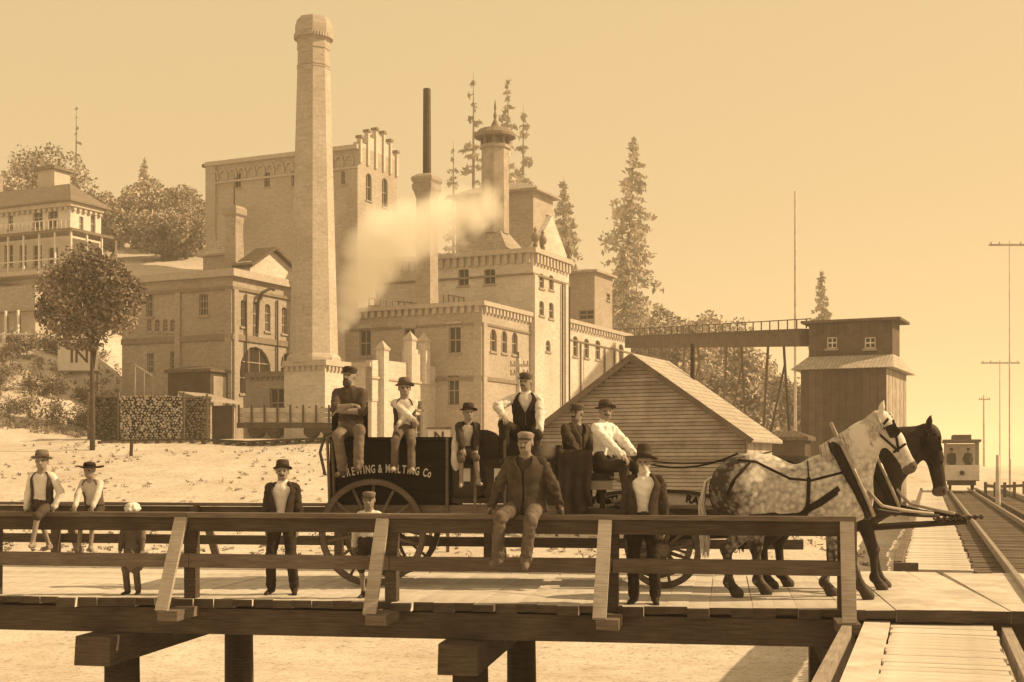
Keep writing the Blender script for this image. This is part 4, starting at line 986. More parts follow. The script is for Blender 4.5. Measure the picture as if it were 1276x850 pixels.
# ------------------------------------------------------------------ siding with a stake car
y70 = 72.5
sx0 = at(130, 0, y70).x; sx1 = at(470, 0, y70).x
sid = thing('siding_track', 'railway siding on short ties along the front of the brewery yard', 'track', (0, y70, 0))
zs_ = lambda x: ground(x, y70)
x = sx0
while x < sx1:
    MB().box(x, x + .22, -1.2, 1.2, zs_(x) - .08, zs_(x) + .10, j=.01).build('tie', WD, sid); x += .62
for y_ in (-.55, .55):
    m_ = MB(); x = sx0
    while x < sx1: m_.beam((x, y_, zs_(x) + .15), (x + 2, y_, zs_(x + 2) + .15), .07, .1); x += 2
    m_.build('rail', IRON, sid)
ca = at(300, 550, y70); cb = at(432, 550, y70); zc = max(zs_(ca.x), zs_(cb.x)) + .2; Lc = cb.x - ca.x
car = thing('stake_car', 'flat railway car with upright stakes and pale side boards on the siding', 'rail car', (ca.x, y70, zc))
MB().box(0, Lc, -1.0, 1.0, .62, .80).build('deck', WD, car)
MB().box(.0, Lc, -1.06, -1.002, .5, .78).build('side_sill', WD, car)
for i in range(9):
    x_ = .12 + i * (Lc - .24) / 8
    MB().box(x_ - .05, x_ + .05, -1.15, -1.062, .55, 1.75).build('stake', WD, car)
    MB().box(x_ - .05, x_ + .05, 1.0, 1.1, .55, 1.75).build('stake', WD, car)
for j in range(3): MB().box(.05, Lc - .05, -1.0, -.95, .81 + j * .27, 1.06 + j * .27).build('side_board', mat('wood', .55, .9, .15, 4., .3), car)
for x_ in (.9, 1.9, Lc - 1.9, Lc - .9):
    for y_ in (-.6, .6): MB().lathe([(.12, -.07), (.36, -.07), (.38, 0), (.33, .02), (.33, .07), (.1, .07)], 16, Matrix.Translation((x_, y_, .36)) @ Matrix.Rotation(math.pi / 2, 4, 'X')).build('wheel', IRON, car)
    MB().beam((x_, -.7, .36), (x_, .7, .36), .1, .1).build('axle', IRON, car)
for x_ in (1.4, Lc - 1.4): MB().box(x_ - .75, x_ + .75, -.82, -.7, .28, .6).build('truck_frame', WD, car)

# ------------------------------------------------------------------ boards with letters, fences
def signboard(label, px0, px1, y0, y1, d, txt, ts, ox=0.0, legs=True):
    a_, b_ = at(px0, y1, d), at(px1, y0, d); w, h = b_.x - a_.x, b_.z - a_.z; gzz = ground((a_.x + b_.x) / 2, d)
    t = thing('signboard', label, 'sign', (a_.x, d, gzz)); z0 = a_.z - gzz
    MB().box(0, w, 0, .05, z0, z0 + h).build('board', WHT, t)
    for x_ in (.08, w - .08): MB().box(x_ - .05, x_ + .05, .052, .15, -.3, z0 + h).build('post', WM, t)
    MB().box(-.04, w + .04, -.03, .049, z0 + h, z0 + h + .06).build('frame', WM, t); MB().box(-.04, w + .04, -.03, .049, z0 - .06, z0).build('frame', WM, t)
    o = link('lettering', text_mesh(txt, ts, .01, .012), t, (w / 2 + ox, -.012, z0 + h * .5 - ts * .36), (math.pi / 2, 0, 0)); o.data.materials.append(mat('plain', .06, .9, .1, 4., 0))
signboard('white board lettered with an N behind the two seated boys on the wagon', 533, 561, 535, 553, 40.0, 'N', .42)
signboard('white board lettered IN on the bank under the street tree', 72, 122, 424, 462, 90.0, 'IN', 1.3, .1)
# picket rail on the bank
fc = thing('bank_fence', 'light rail fence along the top of the left bank', 'fence', (0, 0, 0))
pp = [(px, 93 + i * .1) for i, px in enumerate(range(-10, 160, 14))]; pts = [Vector(((px - HX) / F * d, d, 0)) for px, d in pp]
for p in pts: p.z = ground(p.x, p.y); MB().beam(p - Vector((0, 0, .3)), p + Vector((0, 0, 1.3)), .13, .13).build('post', WHT, fc)
for p, q in zip(pts, pts[1:]):
    for h in (.5, 1.15): MB().beam(p + Vector((0, -.08, h)), q + Vector((0, -.08, h)), .05, .12).build('rail', WHT, fc)
# hand rail going down to the engine house
hr = thing('stair_rail', 'sloping hand rail running down the bank to the tool shed', 'railing', (0, 0, 0))
a_, b_ = at(168, 455, 84), at(226, 492, 80)
for i in range(6):
    p = a_.lerp(b_, i / 5); MB().beam((p.x, p.y, ground(p.x, p.y) - .2), p, .09, .09, (0, 1, 0)).build('post', WL, hr)
MB().beam(a_, b_, .08, .1).build('rail', WL, hr)

# ------------------------------------------------------------------ poles
def pole(label, px, ty, d, r, arms=(), name='utility_pole', cat='pole', group=None, WM=mat('wood', .6, .85, .3, 3., .3)):  # pale wood puts the faint, overexposed look into the pole colour
    p = gz(px, d); H = at(px, ty, d).z - p.z; t = thing(name, label, cat, p, 0, group)
    MB().tube([(0, 0, -.3), (0, 0, H * .5), (0, 0, H)], [r, r * .85, r * .6], 8).build('shaft', WM, t, smooth=True)
    for off, w in arms:
        MB().box(-w, w, -r - .1, -r + .02, H - off - .06, H - off + .06).build('crossarm', WM, t)
        for k_ in (-.9, -.5, .5, .9): MB().tube([(w * k_, -r - .04, H - off + .06), (w * k_, -r - .04, H - off + .2)], .035, 6).build('insulator', TRIMD, t)
pole('thin pole with two crossarms rising behind the vest wearing rider', 647, 446, 60, .10, [(.35, .42), (.75, .42)])
pole('very tall bare mast near the elevator', 991, 238, 108, .13, name='mast', cat='mast')
pole('faint utility pole with a single high crossarm beyond the edge of the line', 1258, 300, 88, .055, [(.3, 1.4)])
pole('distant utility pole with a crossarm nearest the fence beyond the streetcar', 1246, 448, 110, .06, [(.3, 1.6)])
pole('thin far utility pole just right of the streetcar', 1226, 492, 140, .13, [(.5, .6)])
pole('stout short post beside the streetcar line', 1243.5, 567, 52, .13, name='line_post', cat='post')
pole('slim short post on the far side of the streetcar line', 1259, 572, 75, .09, name='line_post', cat='post')
# low far fence right
ff = thing('far_fence', 'low rail fence beyond the streetcar line', 'fence', (0, 0, 0))
q = [Vector(((px - HX) / F * 66, 66, 0)) for px in range(1228, 1330, 12)]
for p in q: p.z = ground(p.x, p.y); MB().beam(p - Vector((0, 0, .3)), p + Vector((0, 0, 2.2)), .12, .12).build('post', WM, ff)
for p, r in zip(q, q[1:]): MB().beam(p + Vector((0, -.08, 2.0)), r + Vector((0, -.08, 2.0)), .05, .14).build('rail', WM, ff)

# ------------------------------------------------------------------ streetcar
sp = T0 + TD * 63.0 + TN * 2.13
tr = thing('streetcar', 'small open streetcar with pale dash panel coming along the track', 'streetcar', (sp.x, sp.y, .085), TA)
CW = .92
MB().box(0, 5.6, -CW, CW, .55, .70).build('floor', WM, tr)
MB().box(-.05, .0, -CW, CW, .6, 1.45).build('dash', mat('plain', .6, .6, .1, 3., 0), tr)
MB().box(.3, .34, -CW, CW, 1.4, 1.45).build('belt_rail', WM, tr)
for x_ in (0.05, 1.4, 2.8, 4.2, 5.5):
    for y_ in (-CW + .05, CW - .05): MB().box(x_ - .04, x_ + .04, y_ - .04, y_ + .04, .7, 2.75).build('pillar', mat('plain', .3, .7, .1, 3., 0), tr)
MB().box(-.3, 5.8, -CW - .1, CW + .1, 2.75, 2.88).build('roof', WM, tr)
MB().box(.1, 5.4, -.5, .5, 2.881, 3.15).build('clerestory', WM, tr)
for y_ in (-CW + .03, CW - .03): MB().box(1.4, 5.5, y_ - .02, y_ + .02, .7, 1.35).build('side_panel', mat('plain', .4, .7, .1, 3., 0), tr)
MB().box(4.6, 4.65, -CW + .06, CW - .06, .7, 2.7).build('bulkhead', mat('plain', .6, .7, .1, 3., 0), tr)
for x_ in (1.4, 3.6):
    for y_ in (-.61, .61): MB().lathe([(.1, -.06), (.36, -.06), (.38, .06), (.1, .06)], 14, Matrix.Translation((x_, y_, .38)) @ Matrix.Rotation(math.pi / 2, 4, 'X')).build('wheel', IRON, tr)
MB().box(.2, 4.6, -.75, .75, .3, .549).build('truck', WD, tr)
MB().lathe([(.02, -.1), (.12, -.1), (.14, .0), (.05, .02)], 12, Matrix.Translation((-.12, 0, 1.0)) @ Matrix.Rotation(math.pi / 2, 4, 'Y')).build('headlamp', IRON, tr)
# ------------------------------------------------------------------ people
def ik(a_, tgt, l1, l2, hint):
    a_, tgt, hint = Vector(a_), Vector(tgt), Vector(hint)
    d = tgt - a_; L_ = min(d.length, (l1 + l2) * .998); d = d.normalized()
    x = (l1 * l1 - l2 * l2 + L_ * L_) / (2 * L_); h = math.sqrt(max(0, l1 * l1 - x * x))
    n = hint - d * hint.dot(d); n = n.normalized() if n.length > 1e-4 else Vector((1, 0, 0))
    return a_ + d * x + n * h, a_ + d * L_
SKIN = .24
def person(label, loc, rz=0, H=1.75, pel=(0, 0, .95), spine=(0, 0), shy=0.0, head=(0, 0), hands=None, elb=None, feet=None, kne=None,
           shirt=.5, pants=.04, coat=None, shoe=.03, hair=.04, hat=None, hatv=.05, beard=0, child=False, fat=1.0, coat_len=.0, sleeve=None, barefoot=False,
           fold=.007, vest=None, seed=1.0, group=None, skirt=None, braces=None, curl=.9, vest_open=False, open_coat=True, shorts=False, hatrot=0.0, name='person'):
    s = H / 1.75; hs = s * (1.22 if child else 1.0)
    mats = [mat('plain', SKIN, .6, .12, 12., .05), mat('cloth', shirt, .9, .22, 7., .3), mat('cloth', pants, .9, .4, 7., .3), mat('cloth', coat if coat is not None else (vest if vest is not None else shirt), .92, .4, 7., .3),
            mat('plain', shoe if not barefoot else SKIN, .6, .2, 9., .1), mat('plain', hair, .9, .3, 30., .3), mat('plain', .02, .4, .1, 9., 0), mat('cloth', skirt if skirt is not None else .3, .9, .2, 9., .2)]
    t = thing(name, label, 'person', loc, rz, group)
    P = Vector(pel); up = Vector((spine[0], spine[1], 1)).normalized(); fw = Vector((math.sin(shy), -math.cos(shy), 0)); rx = Vector((math.cos(shy), math.sin(shy), 0))   # rx = person's left
    T = lambda h: P + up * h * s
    R = np.array([rx[:], (-fw)[:], up[:]])
    cm = 3 if coat is not None else 1; tm = 3 if (coat is not None and not open_coat) else 1
    pr = []
    F_ = fold * s * (.6 if child else 1)
    pr.append(El(P + Vector((0, 0, .0)), (.165 * s * fat, .125 * s * fat, .125 * s), 2, .05, R=None, w=F_, seed=seed))
    pr.append(El(T(.17), (.145 * s * fat, .112 * s * fat, .17 * s), tm, .06, R=R, w=F_, seed=seed))
    pr.append(El(T(.35), (.168 * s * fat, .115 * s * fat, .19 * s), tm, .06, R=R, w=F_, seed=seed + 1))
    S = {1: T(.455) + rx * .168 * s * (fat ** .5), -1: T(.455) - rx * .168 * s * (fat ** .5)}
    pr.append(Cn(S[-1] * .8 + T(.47) * .2, S[1] * .8 + T(.47) * .2, .07 * s, .07 * s, cm if coat is not None else tm, .06, w=F_ * .5))
    if braces is not None:
        for sg in (-1, 1): pr.append(Cn(T(.10) + rx * sg * .085 * s + fw * .10 * s, T(.47) + rx * sg * .075 * s + fw * .085 * s, .022 * s, .022 * s, 3, .006))
        pr.append(Cn(T(.08) - rx * .12 * s + fw * .05, T(.08) + rx * .12 * s + fw * .05, .075 * s, .075 * s, 2, .02))
    pr.append(El(T(.075), (.158 * s * fat, .122 * s * fat, .03 * s), 2 if coat is None else cm, .012, R=R))
    if coat is None: pr.append(El(T(.115), (.166 * s * fat, .128 * s * fat, .05 * s), tm, .03, R=R, w=F_ * 1.3, seed=seed + 2))
    # neck and head
    nb = T(.51); yaw, pit = head
    hf = Vector((math.sin(shy + yaw) * math.cos(pit), -math.cos(shy + yaw) * math.cos(pit), -math.sin(pit))); hx = Vector((math.cos(shy + yaw), math.sin(shy + yaw), 0)); hu = hx.cross(-hf) if False else Vector((0, 0, 1)) - hf * hf.z
    hu.normalize(); hu = Vector(hu)
    hc = nb + up * .165 * hs + fw * .015 * s
    pr.append(Cn(nb - up * .03 * s, hc - hu * .05 * hs - hf * .012, .056 * hs, .052 * hs, 0, .03))
    pr.append(Cn(T(.49) - fw * .01, T(.535) - fw * .005, .075 * s, .062 * s, 1, .02))
    Rh = np.array([hx[:], (-hf)[:], hu[:]]); Q = lambda x, y, z: hc + hx * x * hs - hf * y * hs + hu * z * hs
    pr.append(El(Q(0, .012, .022), (.077 * hs, .095 * hs, .098 * hs), 0, .02, R=Rh))
    pr.append(El(Q(0, -.022, -.055), (.056 * hs, .066 * hs, .068 * hs), 0, .04, R=Rh))
    pr.append(Cn(Q(0, -.088, .012), Q(0, -.106, -.026), .011 * hs, .017 * hs, 0, .012))
    pr.append(Cn(Q(-.045, -.078, .03), Q(.045, -.078, .03), .015 * hs, .015 * hs, 0, .015))
    for sg in (-1, 1):
        pr.append(dict(El(Q(.034 * sg, -.098, .008), (.02 * hs, .016 * hs, .013 * hs), 0, .012, R=Rh), s=-1))
        pr.append(El(Q(.034 * sg, -.078, .008), (.012 * hs, .010 * hs, .007 * hs), 6, .003, R=Rh))
        pr.append(El(Q(.08 * sg, .012, -.002), (.012 * hs, .022 * hs, .034 * hs), 0, .008, R=Rh))
    if not beard: pr.append(dict(El(Q(0, -.093, -.060), (.026 * hs, .012 * hs, .005 * hs), 0, .006, R=Rh), s=-1))
    pr.append(Cn(Q(-.03, -.072, -.078), Q(.03, -.072, -.078), .011 * hs, .011 * hs, 0, .012))
    pr.append(El(Q(0, .03, .036), (.082 * hs, .088 * hs, .094 * hs), 5, .008, R=Rh))
    if beard >= 1: pr.append(El(Q(0, -.092, -.046), (.045 * hs, .014 * hs, .0095 * hs), 5, .006, R=Rh, pr=.004))
    if beard >= 2: pr.append(El(Q(0, -.055, -.098), (.052 * hs, .05 * hs, .055 * hs), 5, .015, R=Rh, w=.004, wf=90, pr=.006))
    # arms
    sl_v = sleeve; fing = MB()
    fing_pts = []
    for i, sg in enumerate((1, -1)):
        tg = Vector(hands[i]) if hands else S[sg] + Vector((.06 * sg, 0, -.5)) * s
        hint = Vector(elb[i]) if elb else Vector((sg * .5, .8, 0))
        E_, W_ = ik(S[sg], tg, .285 * s, .255 * s, hint)
        am = cm if coat is not None else 1
        pr.append(Cn(S[sg], E_, .067 * s * (1.06 if coat else 1), .062 * s * (1.08 if coat else 1), am, .025, w=F_ * 1.2, seed=seed + i))
        if sl_v == 'rolled':
            pr.append(Cn(E_, E_.lerp(W_, .12), .058 * s, .058 * s, am, .01)); pr.append(Cn(E_.lerp(W_, .1), W_, .05 * s, .031 * s, 0, .015))
        else: pr.append(Cn(E_, E_.lerp(W_, .93), .063 * s, .046 * s, am, .018, w=F_ * 1.2, seed=seed + i + 3))
        d = (W_ - E_).normalized(); pn = Vector((0, 0, -1)) - d * d.z * -1; pn = Vector((0, 0, -1)) - d * (Vector((0, 0, -1)).dot(d))
        pn = pn.normalized() if pn.length > .3 else Vector((-sg, 0, 0)); sd2 = d.cross(pn)
        pc = W_ + d * .045 * s; pr.append(Cn(W_, W_ + d * .02 * s, .03 * s, .03 * s, 0, .01))
        pr.append(El(pc, (.043 * s, .052 * s, .02 * s), 0, .012, R=np.array([sd2[:], d[:], pn[:]])))
        for f_, (o_, ln) in enumerate(((-.031, .07), (-.010, .08), (.011, .076), (.030, .058))):
            p0 = pc + sd2 * o_ * s + d * .035 * s; d1 = (d + pn * curl * .5).normalized(); d2 = (d + pn * curl * 1.6).normalized(); d3 = (d * (1 - curl) + pn * curl * 2.0 + d * .01).normalized()
            p1 = p0 + d1 * ln * .45 * s; p2 = p1 + d2 * ln * .35 * s; p3 = p2 + d3 * ln * .28 * s
            fing.tube([p0, p1, p2, p3], [.0105 * s, .0098 * s, .009 * s, .006 * s], 6)
        th = sd2 * (1 if sg < 0 else -1) if False else sd2 * -1
        p0 = pc + th * .03 * s - d * .02 * s; p1 = p0 + (th * .8 + d * .7).normalized() * .045 * s; p2 = p1 + (d + pn * .5).normalized() * .035 * s
        fing.tube([p0, p1, p2], [.013 * s, .012 * s, .008 * s], 6)
    # legs
    for i, sg in enumerate((1, -1)):
        hp = P + Vector((math.cos(0) * .09 * sg * s * fat ** .5, 0, -.03 * s))
        tg = Vector(feet[i]) if feet else Vector((P.x + .1 * sg * s, P.y, .09 * s))
        K_, A_ = ik(hp, tg, .43 * s, .43 * s, Vector(kne[i]) if kne else Vector((0.1 * sg, -1, 0)))
        pr.append(Cn(hp, K_, .098 * s * fat ** .5, .070 * s, 2, .03, w=F_ * .7, seed=seed + i + 5))
        if shorts: pr.append(Cn(K_, A_, .05 * s, .034 * s, 0, .02)); pr.append(Cn(hp.lerp(K_, .5), hp.lerp(K_, 1.04), .078 * s, .07 * s, 2, .01))
        else: pr.append(Cn(K_, A_ - (A_ - K_).normalized() * .02, .068 * s, .066 * s, 2, .03, w=F_ * .7, seed=seed + i + 7))
        dn = (A_ - K_).normalized(); ff = Vector((.18 * sg, -1, 0)) - dn * Vector((.18 * sg, -1, 0)).dot(dn) * .6; ff.normalize()
        hl = A_ + Vector((0, 0, -.045 * s)) - ff * .03 * s; toe = hl + ff * .20 * s + Vector((0, 0, -.012 * s))
        pr.append(Cn(A_, hl, .042 * s, .044 * s, 4, .015)); pr.append(Cn(hl, toe, .043 * s, .033 * s, 4, .02))
    if skirt is not None:
        pr.append(Cn(P + Vector((0, 0, .02)), P + Vector((0, 0, -.30 * s)), .15 * s, .22 * s, 7, .02, w=.012, wf=60))
    me = sdf_mesh(pr, .0115 * max(.85, min(1, s)), mats, 'body')
    # append the fingers to the same mesh
    import bmesh
    bm = bmesh.new(); bm.from_mesh(me); vv = [bm.verts.new(v) for v in fing.v]
    for f_ in fing.f:
        q = bm.faces.new([vv[i] for i in f_]); q.material_index = 0; q.smooth = True
    bm.to_mesh(me); bm.free()
    link('body', me, t)
    # coat or vest as a draped shell
    if coat is not None or vest is not None:
        hem = -coat_len - .02 if coat is not None else .04
        TBL = [(-.5, .25, .21), (-.25, .225, .185), (-.06, .205, .165), (.08, .182, .146), (.2, .178, .142), (.34, .196, .148), (.43, .198, .135), (.49, .15, .108), (.535, .088, .082)]
        GAP = [(-.5, .75), (-.2, .6), (.0, .42), (.15, .30), (.3, .42), (.42, .62), (.5, .75), (.54, .8)] if open_coat else [(-.5, .3), (-.1, .12), (.1, .03), (.35, .03), (.43, .3), (.54, .7)]
        if coat is None and vest_open: GAP = [(-.1, .6), (.04, .62), (.3, .62), (.42, .68), (.54, .8)]; TBL = [(h_, a_ * .965, b_ * .93) for h_, a_, b_ in TBL]
        elif coat is None: GAP = [(-.1, .35), (.04, .12), (.1, .03), (.27, .03), (.42, .42), (.54, .75)]; TBL = [(h_, a_ * .965, b_ * .93) for h_, a_, b_ in TBL]
        def itp(Tb, x, c):
            for p_, q_ in zip(Tb, Tb[1:]):
                if x <= q_[0]: f_ = max(0, (x - p_[0]) / (q_[0] - p_[0])); return p_[c] + (q_[c] - p_[c]) * f_
            return Tb[-1][c]
        cb = MB(); nr, nc = 26, 44
        for j in range(nr + 1):
            h = hem + (.535 - hem) * j / nr; ww_ = .535 - hem; ctr_ = T(h) if h > 0 else P + Vector((0, 0, h * s)); g_ = itp(GAP, h, 1)
            for i in range(nc + 1):
                f_ = i / nc; th = g_ + (2 * math.pi - 2 * g_) * f_
                low = max(0, min(1, (.16 - h) / .4)); wr = 1 + .05 * low * math.sin(6 * th + seed) + .018 * math.sin(9 * th + 14 * h + seed * 2) * (1 - abs(2 * f_ - 1)) + .014 * math.sin(h * 60 + 3 * math.cos(2 * th + seed))
                edge = .014 * (math.exp(-(f_ * 9) ** 2) + math.exp(-((1 - f_) * 9) ** 2))      # lapel thickness
                a_ = (itp(TBL, h, 1) * wr + edge) * s * fat; b_ = (itp(TBL, h, 2) * wr + edge) * s * fat
                cb.v.append(tuple(ctr_ + rx * a_ * math.sin(th) + fw * b_ * math.cos(th)))
        for j in range(nr):
            for i in range(nc): k_ = j * (nc + 1) + i; cb.f.append((k_, k_ + 1, k_ + nc + 2, k_ + nc + 1)); cb.mi.append(0)
        co_ = cb.build('coat' if coat is not None else 'vest', mats[3], t, smooth=True); md = co_.modifiers.new('cloth', 'SOLIDIFY'); md.thickness = .012 * s; md.offset = 0
        if coat is not None:      # turned collar
            cl = MB(); n_ = 20
            for j, (r_, z_) in enumerate(((.078, .50), (.098, .535), (.112, .505))):
                for i in range(n_ + 1):
                    th = .75 + (2 * math.pi - 1.5) * i / n_; q_ = T(z_ - .02 * math.cos(th)) ; cl.v.append(tuple(q_ + rx * r_ * s * math.sin(th) + fw * r_ * s * .95 * math.cos(th)))
            for j in range(2):
                for i in range(n_): k_ = j * (n_ + 1) + i; cl.f.append((k_, k_ + 1, k_ + n_ + 2, k_ + n_ + 1)); cl.mi.append(0)
            c2_ = cl.build('collar', mats[3], co_, smooth=True); md = c2_.modifiers.new('cloth', 'SOLIDIFY'); md.thickness = .008
    # headgear
    if hat:
        HM = Matrix((( hx.x, -hf.x, hu.x, hc.x), (hx.y, -hf.y, hu.y, hc.y), (hx.z, -hf.z, hu.z, hc.z), (0, 0, 0, 1))) @ Matrix.Translation((0, .012 * hs, .052 * hs)) @ Matrix.Rotation(-.12, 4, 'X') @ Matrix.Rotation(hatrot, 4, 'Y')
        h = hs; hm = mat('cloth', hatv, .85, .25, 10., .2); hbm = mat('cloth', hatv * .5, .85, .2, 10., .1)
        b = MB()
        if hat in ('bowler', 'slouch', 'wide', 'tall'):
            br = {'bowler': .135, 'slouch': .145, 'wide': .215, 'tall': .165}[hat]; ch = {'bowler': .105, 'slouch': .10, 'wide': .07, 'tall': .155}[hat]
            prof = [(.07, -.012), (br * .8, -.010), (br, .0), (br + .004, .006), (br * .8, .002), (.092, .008), (.091, ch * .55)]
            prof += [(.086, ch * .85), (.068, ch), (.03, ch * .98 if hat == 'bowler' else ch * .86), (.003, ch * .98 if hat == 'bowler' else ch * .82)] if hat != 'tall' else [(.084, ch * .93), (.076, ch), (.04, ch * .96), (.003, ch * .95)]
            b.lathe([(r_ * h, z_ * h) for r_, z_ in prof], 24, HM, sx=.95, sy=1.12)
            k_ = len(prof)
            for idx, v in enumerate(b.v):      # soft, uneven brim
                q = Vector(v) - HM.translation; r_ = math.hypot(q.dot(hx), q.dot(-hf))
                if r_ > .10 * h: a_ = math.atan2(q.dot(hf), q.dot(hx)); b.v[idx] = tuple(Vector(v) + hu * (.014 * h * math.cos(2 * a_ + .3) * (-1 if hat != 'wide' else 1) + .004 * math.sin(5 * a_ + seed)))
            ho = b.build('hat', hm, t, smooth=True)
            MB().lathe([(.0925 * h, .012 * h), (.094 * h, .012 * h), (.093 * h, .040 * h), (.091 * h, .040 * h)], 24, HM, sx=.955, sy=1.125).build('hat_band', hbm, ho, smooth=True)
        elif hat == 'cap':
            b.lathe([(r_ * h, z_ * h) for r_, z_ in ((.080, -.03), (.088, -.012), (.089, .02), (.098, .035), (.097, .055), (.075, .07), (.03, .076), (.003, .076))], 24, HM, sx=.95, sy=1.1)
            ho = b.build('cap', hm, t, smooth=True)
            vz = MB(); n = 10
            pts = [HM @ Vector((.086 * h * math.sin(a_), -.086 * h * math.cos(a_) * 1.08, .0)) for a_ in np.linspace(-1.15, 1.15, n)] ; pts2 = [HM @ Vector((.098 * h * math.sin(a_), -(.098 + .055 * math.cos(a_ * 1.2)) * h * math.cos(a_ * .9) * 1.08, -.018 * h)) for a_ in np.linspace(-1.1, 1.1, n)]
            A = list(pts) + list(pts2); B2 = [p - hu * .006 for p in A]
            vz.add(A, [(i, i + 1, i + 1 + n, i + n) for i in range(n - 1)]).add(B2, [(i, i + n, i + 1 + n, i + 1) for i in range(n - 1)])
            vz.add([A[n + i] for i in range(n)] + [B2[n + i] for i in range(n)], [(i, i + 1, i + 1 + n, i + n) for i in range(n - 1)])
            vz.build('visor', mat('plain', .03, .35, .2, 9., 0), ho, smooth=True)
        elif hat == 'bonnet':
            b.lathe([(r_ * h, z_ * h) for r_, z_ in ((.084, -.07), (.102, -.05), (.125, -.02), (.118, 0), (.10, .01), (.098, .045), (.07, .075), (.003, .08))], 28, HM, sx=1, sy=1.1)
            for idx, v in enumerate(b.v):
                q = Vector(v) - HM.translation; a_ = math.atan2(q.dot(hf), q.dot(hx)); r_ = math.hypot(q.dot(hx), q.dot(-hf))
                if r_ > .09 * h: b.v[idx] = tuple(Vector(v) + (hx * math.cos(a_) + hf * math.sin(a_)) * .012 * math.sin(9 * a_) + hu * .01 * math.sin(7 * a_ + 1))
            b.build('bonnet', hm, t, smooth=True)
    return t, dict(hc=hc, P=P)

def edge_y(x, w): return OB.y + (x - OB.x) * math.tan(YAW) + w / math.cos(YAW)     # depth of the bridge line w at X
def X(px, d): return (px - HX) / F * d
YR = YAW
# 1 boy seated on the front rail, one leg over
x = X(50, 16.05); y = edge_y(x, .07)
person('boy in a straw boater and white shirt, sitting on the front rail', (x, y, CAPZ), YR + .1, 1.30, (0, .03, .085), (0.02, -.06), 0, (.15, .05), [(.17, -.02, .06), (-.20, .02, .02)], [(1, .5, 0), (-1, .5, 0)],
       [(.02, -.30, -.36), (-.04, .32, -.42)], [(.1, -1, .3), (-.3, -.1, 1)], .66, .06, None, barefoot=True, hair=.06, hat='slouch', hatv=.16, child=True, vest=.05, vest_open=True, seed=2.2, shorts=True)
# 2 boy with wide dark hat leaning on the rail, standing on the lower board
x = X(109, 16.1); y = edge_y(x, .30)
person('barefoot boy in a very wide dark hat, leaning over the front rail', (x, y, .0), YR, 1.16, (0, .10, 1.02 + .05), (0.0, -.30), 0, (0, .1), [(.13, -.22, CAPZ + .05), (-.10, -.22, CAPZ + .05)], [(1, .2, .3), (-1, .2, .3)],
       [(.08, -.17, .59), (-.07, -.17, .59)], None, .55, .06, None, barefoot=True, hair=.075, vest=.10, vest_open=True, hat='wide', hatv=.035, child=True, seed=3.1, shorts=True)
# 3 small girl in bonnet behind the rail
x = X(167, 16.3); y = 16.28
person('small child in a frilly white bonnet and skirt, standing behind the rail', (x, y, 0), YR, 1.08, (0, 0, .585), (0, -.05), 0, (.1, .25), [(.15, -.08, .46), (-.14, -.10, .48)], [(1, .3, 0), (-1, .3, 0)], [(.06, .0, .055), (-.07, -.02, .055)], None, .14, .12, None, shoe=.06, hair=.2, hat='bonnet', hatv=.75,
       child=True, skirt=.17, seed=4.0)
# 4 man in dark suit and bowler, hands in pockets
x = X(352, 16.3)
person('moustached man in dark suit and hat, hands in pockets, standing behind the rail', (x, 16.3, 0), YR + .15, 1.62, (0, 0, .88), (0, 0.02), 0, (.1, 0), [(.19, -.03, .80), (-.19, -.03, .80)], [(1, .4, 0), (-1, .4, 0)], [(.15, -.02, .09), (-.14, .0, .09)], None, .72, .035, .04, hair=.075, hat='bowler', hatv=.05, beard=1,
       coat_len=.05, seed=5.3, vest=None)
# 5 boy in white blouse and cap
x = X(460, 15.85)
person('little boy in white blouse, dark short trousers and cap, standing by the rear wheel', (x, 15.85, 0), YR, 1.22, (0, 0, .665), (0, 0), 0, (.05, .05), [(.19, -.03, .58), (-.19, -.03, .58)], [(1, .4, 0), (-1, .4, 0)], [(.07, 0, .065), (-.07, 0, .065)], None, .74, .05, None, shoe=.05, hair=.08, hat='cap', hatv=.16, child=True, seed=6.4, shorts=True)
# 14 bearded man with tall hat
x = X(803, 15.2)
person('white bearded man in tall felt hat, open coat and white shirt, standing by the rail', (x, 15.22, 0), YR - .05, 1.74, (0, 0, .95), (0, 0), 0, (-.1, .05), [(.24, -.04, .78), (-.22, -.02, .78)], [(1, .5, 0), (-1, .5, 0)], [(.13, -.02, .09), (-.12, 0, .09)], None, .82, .03, .05, hair=.55, hat='tall', hatv=.05, beard=2, coat_len=.2, seed=7.7, fat=1.06)
# 10 burly man seated on the rail
x = X(656, 15.08); y = edge_y(x, .07)
person('burly man in work coat and cap, sitting on the rail with arms braced', (x, y, CAPZ), YR - .05, 1.80, (0, .02, .12), (0.0, -.10), 0, (-.12, -.02), [(.40, .02, .075), (-.42, .02, .075)], [(1, .1, .25), (-1, .1, .25)], [(.06, -.34, -.50), (-.26, -.33, -.46)], [(.15, -1, .3), (-.25, -1, .3)], .20, .11, .06, shoe=.14, hair=.075, hat='cap', hatv=.26, beard=1,
       coat_len=.07, fold=.011, seed=8.2, fat=1.12, open_coat=False)
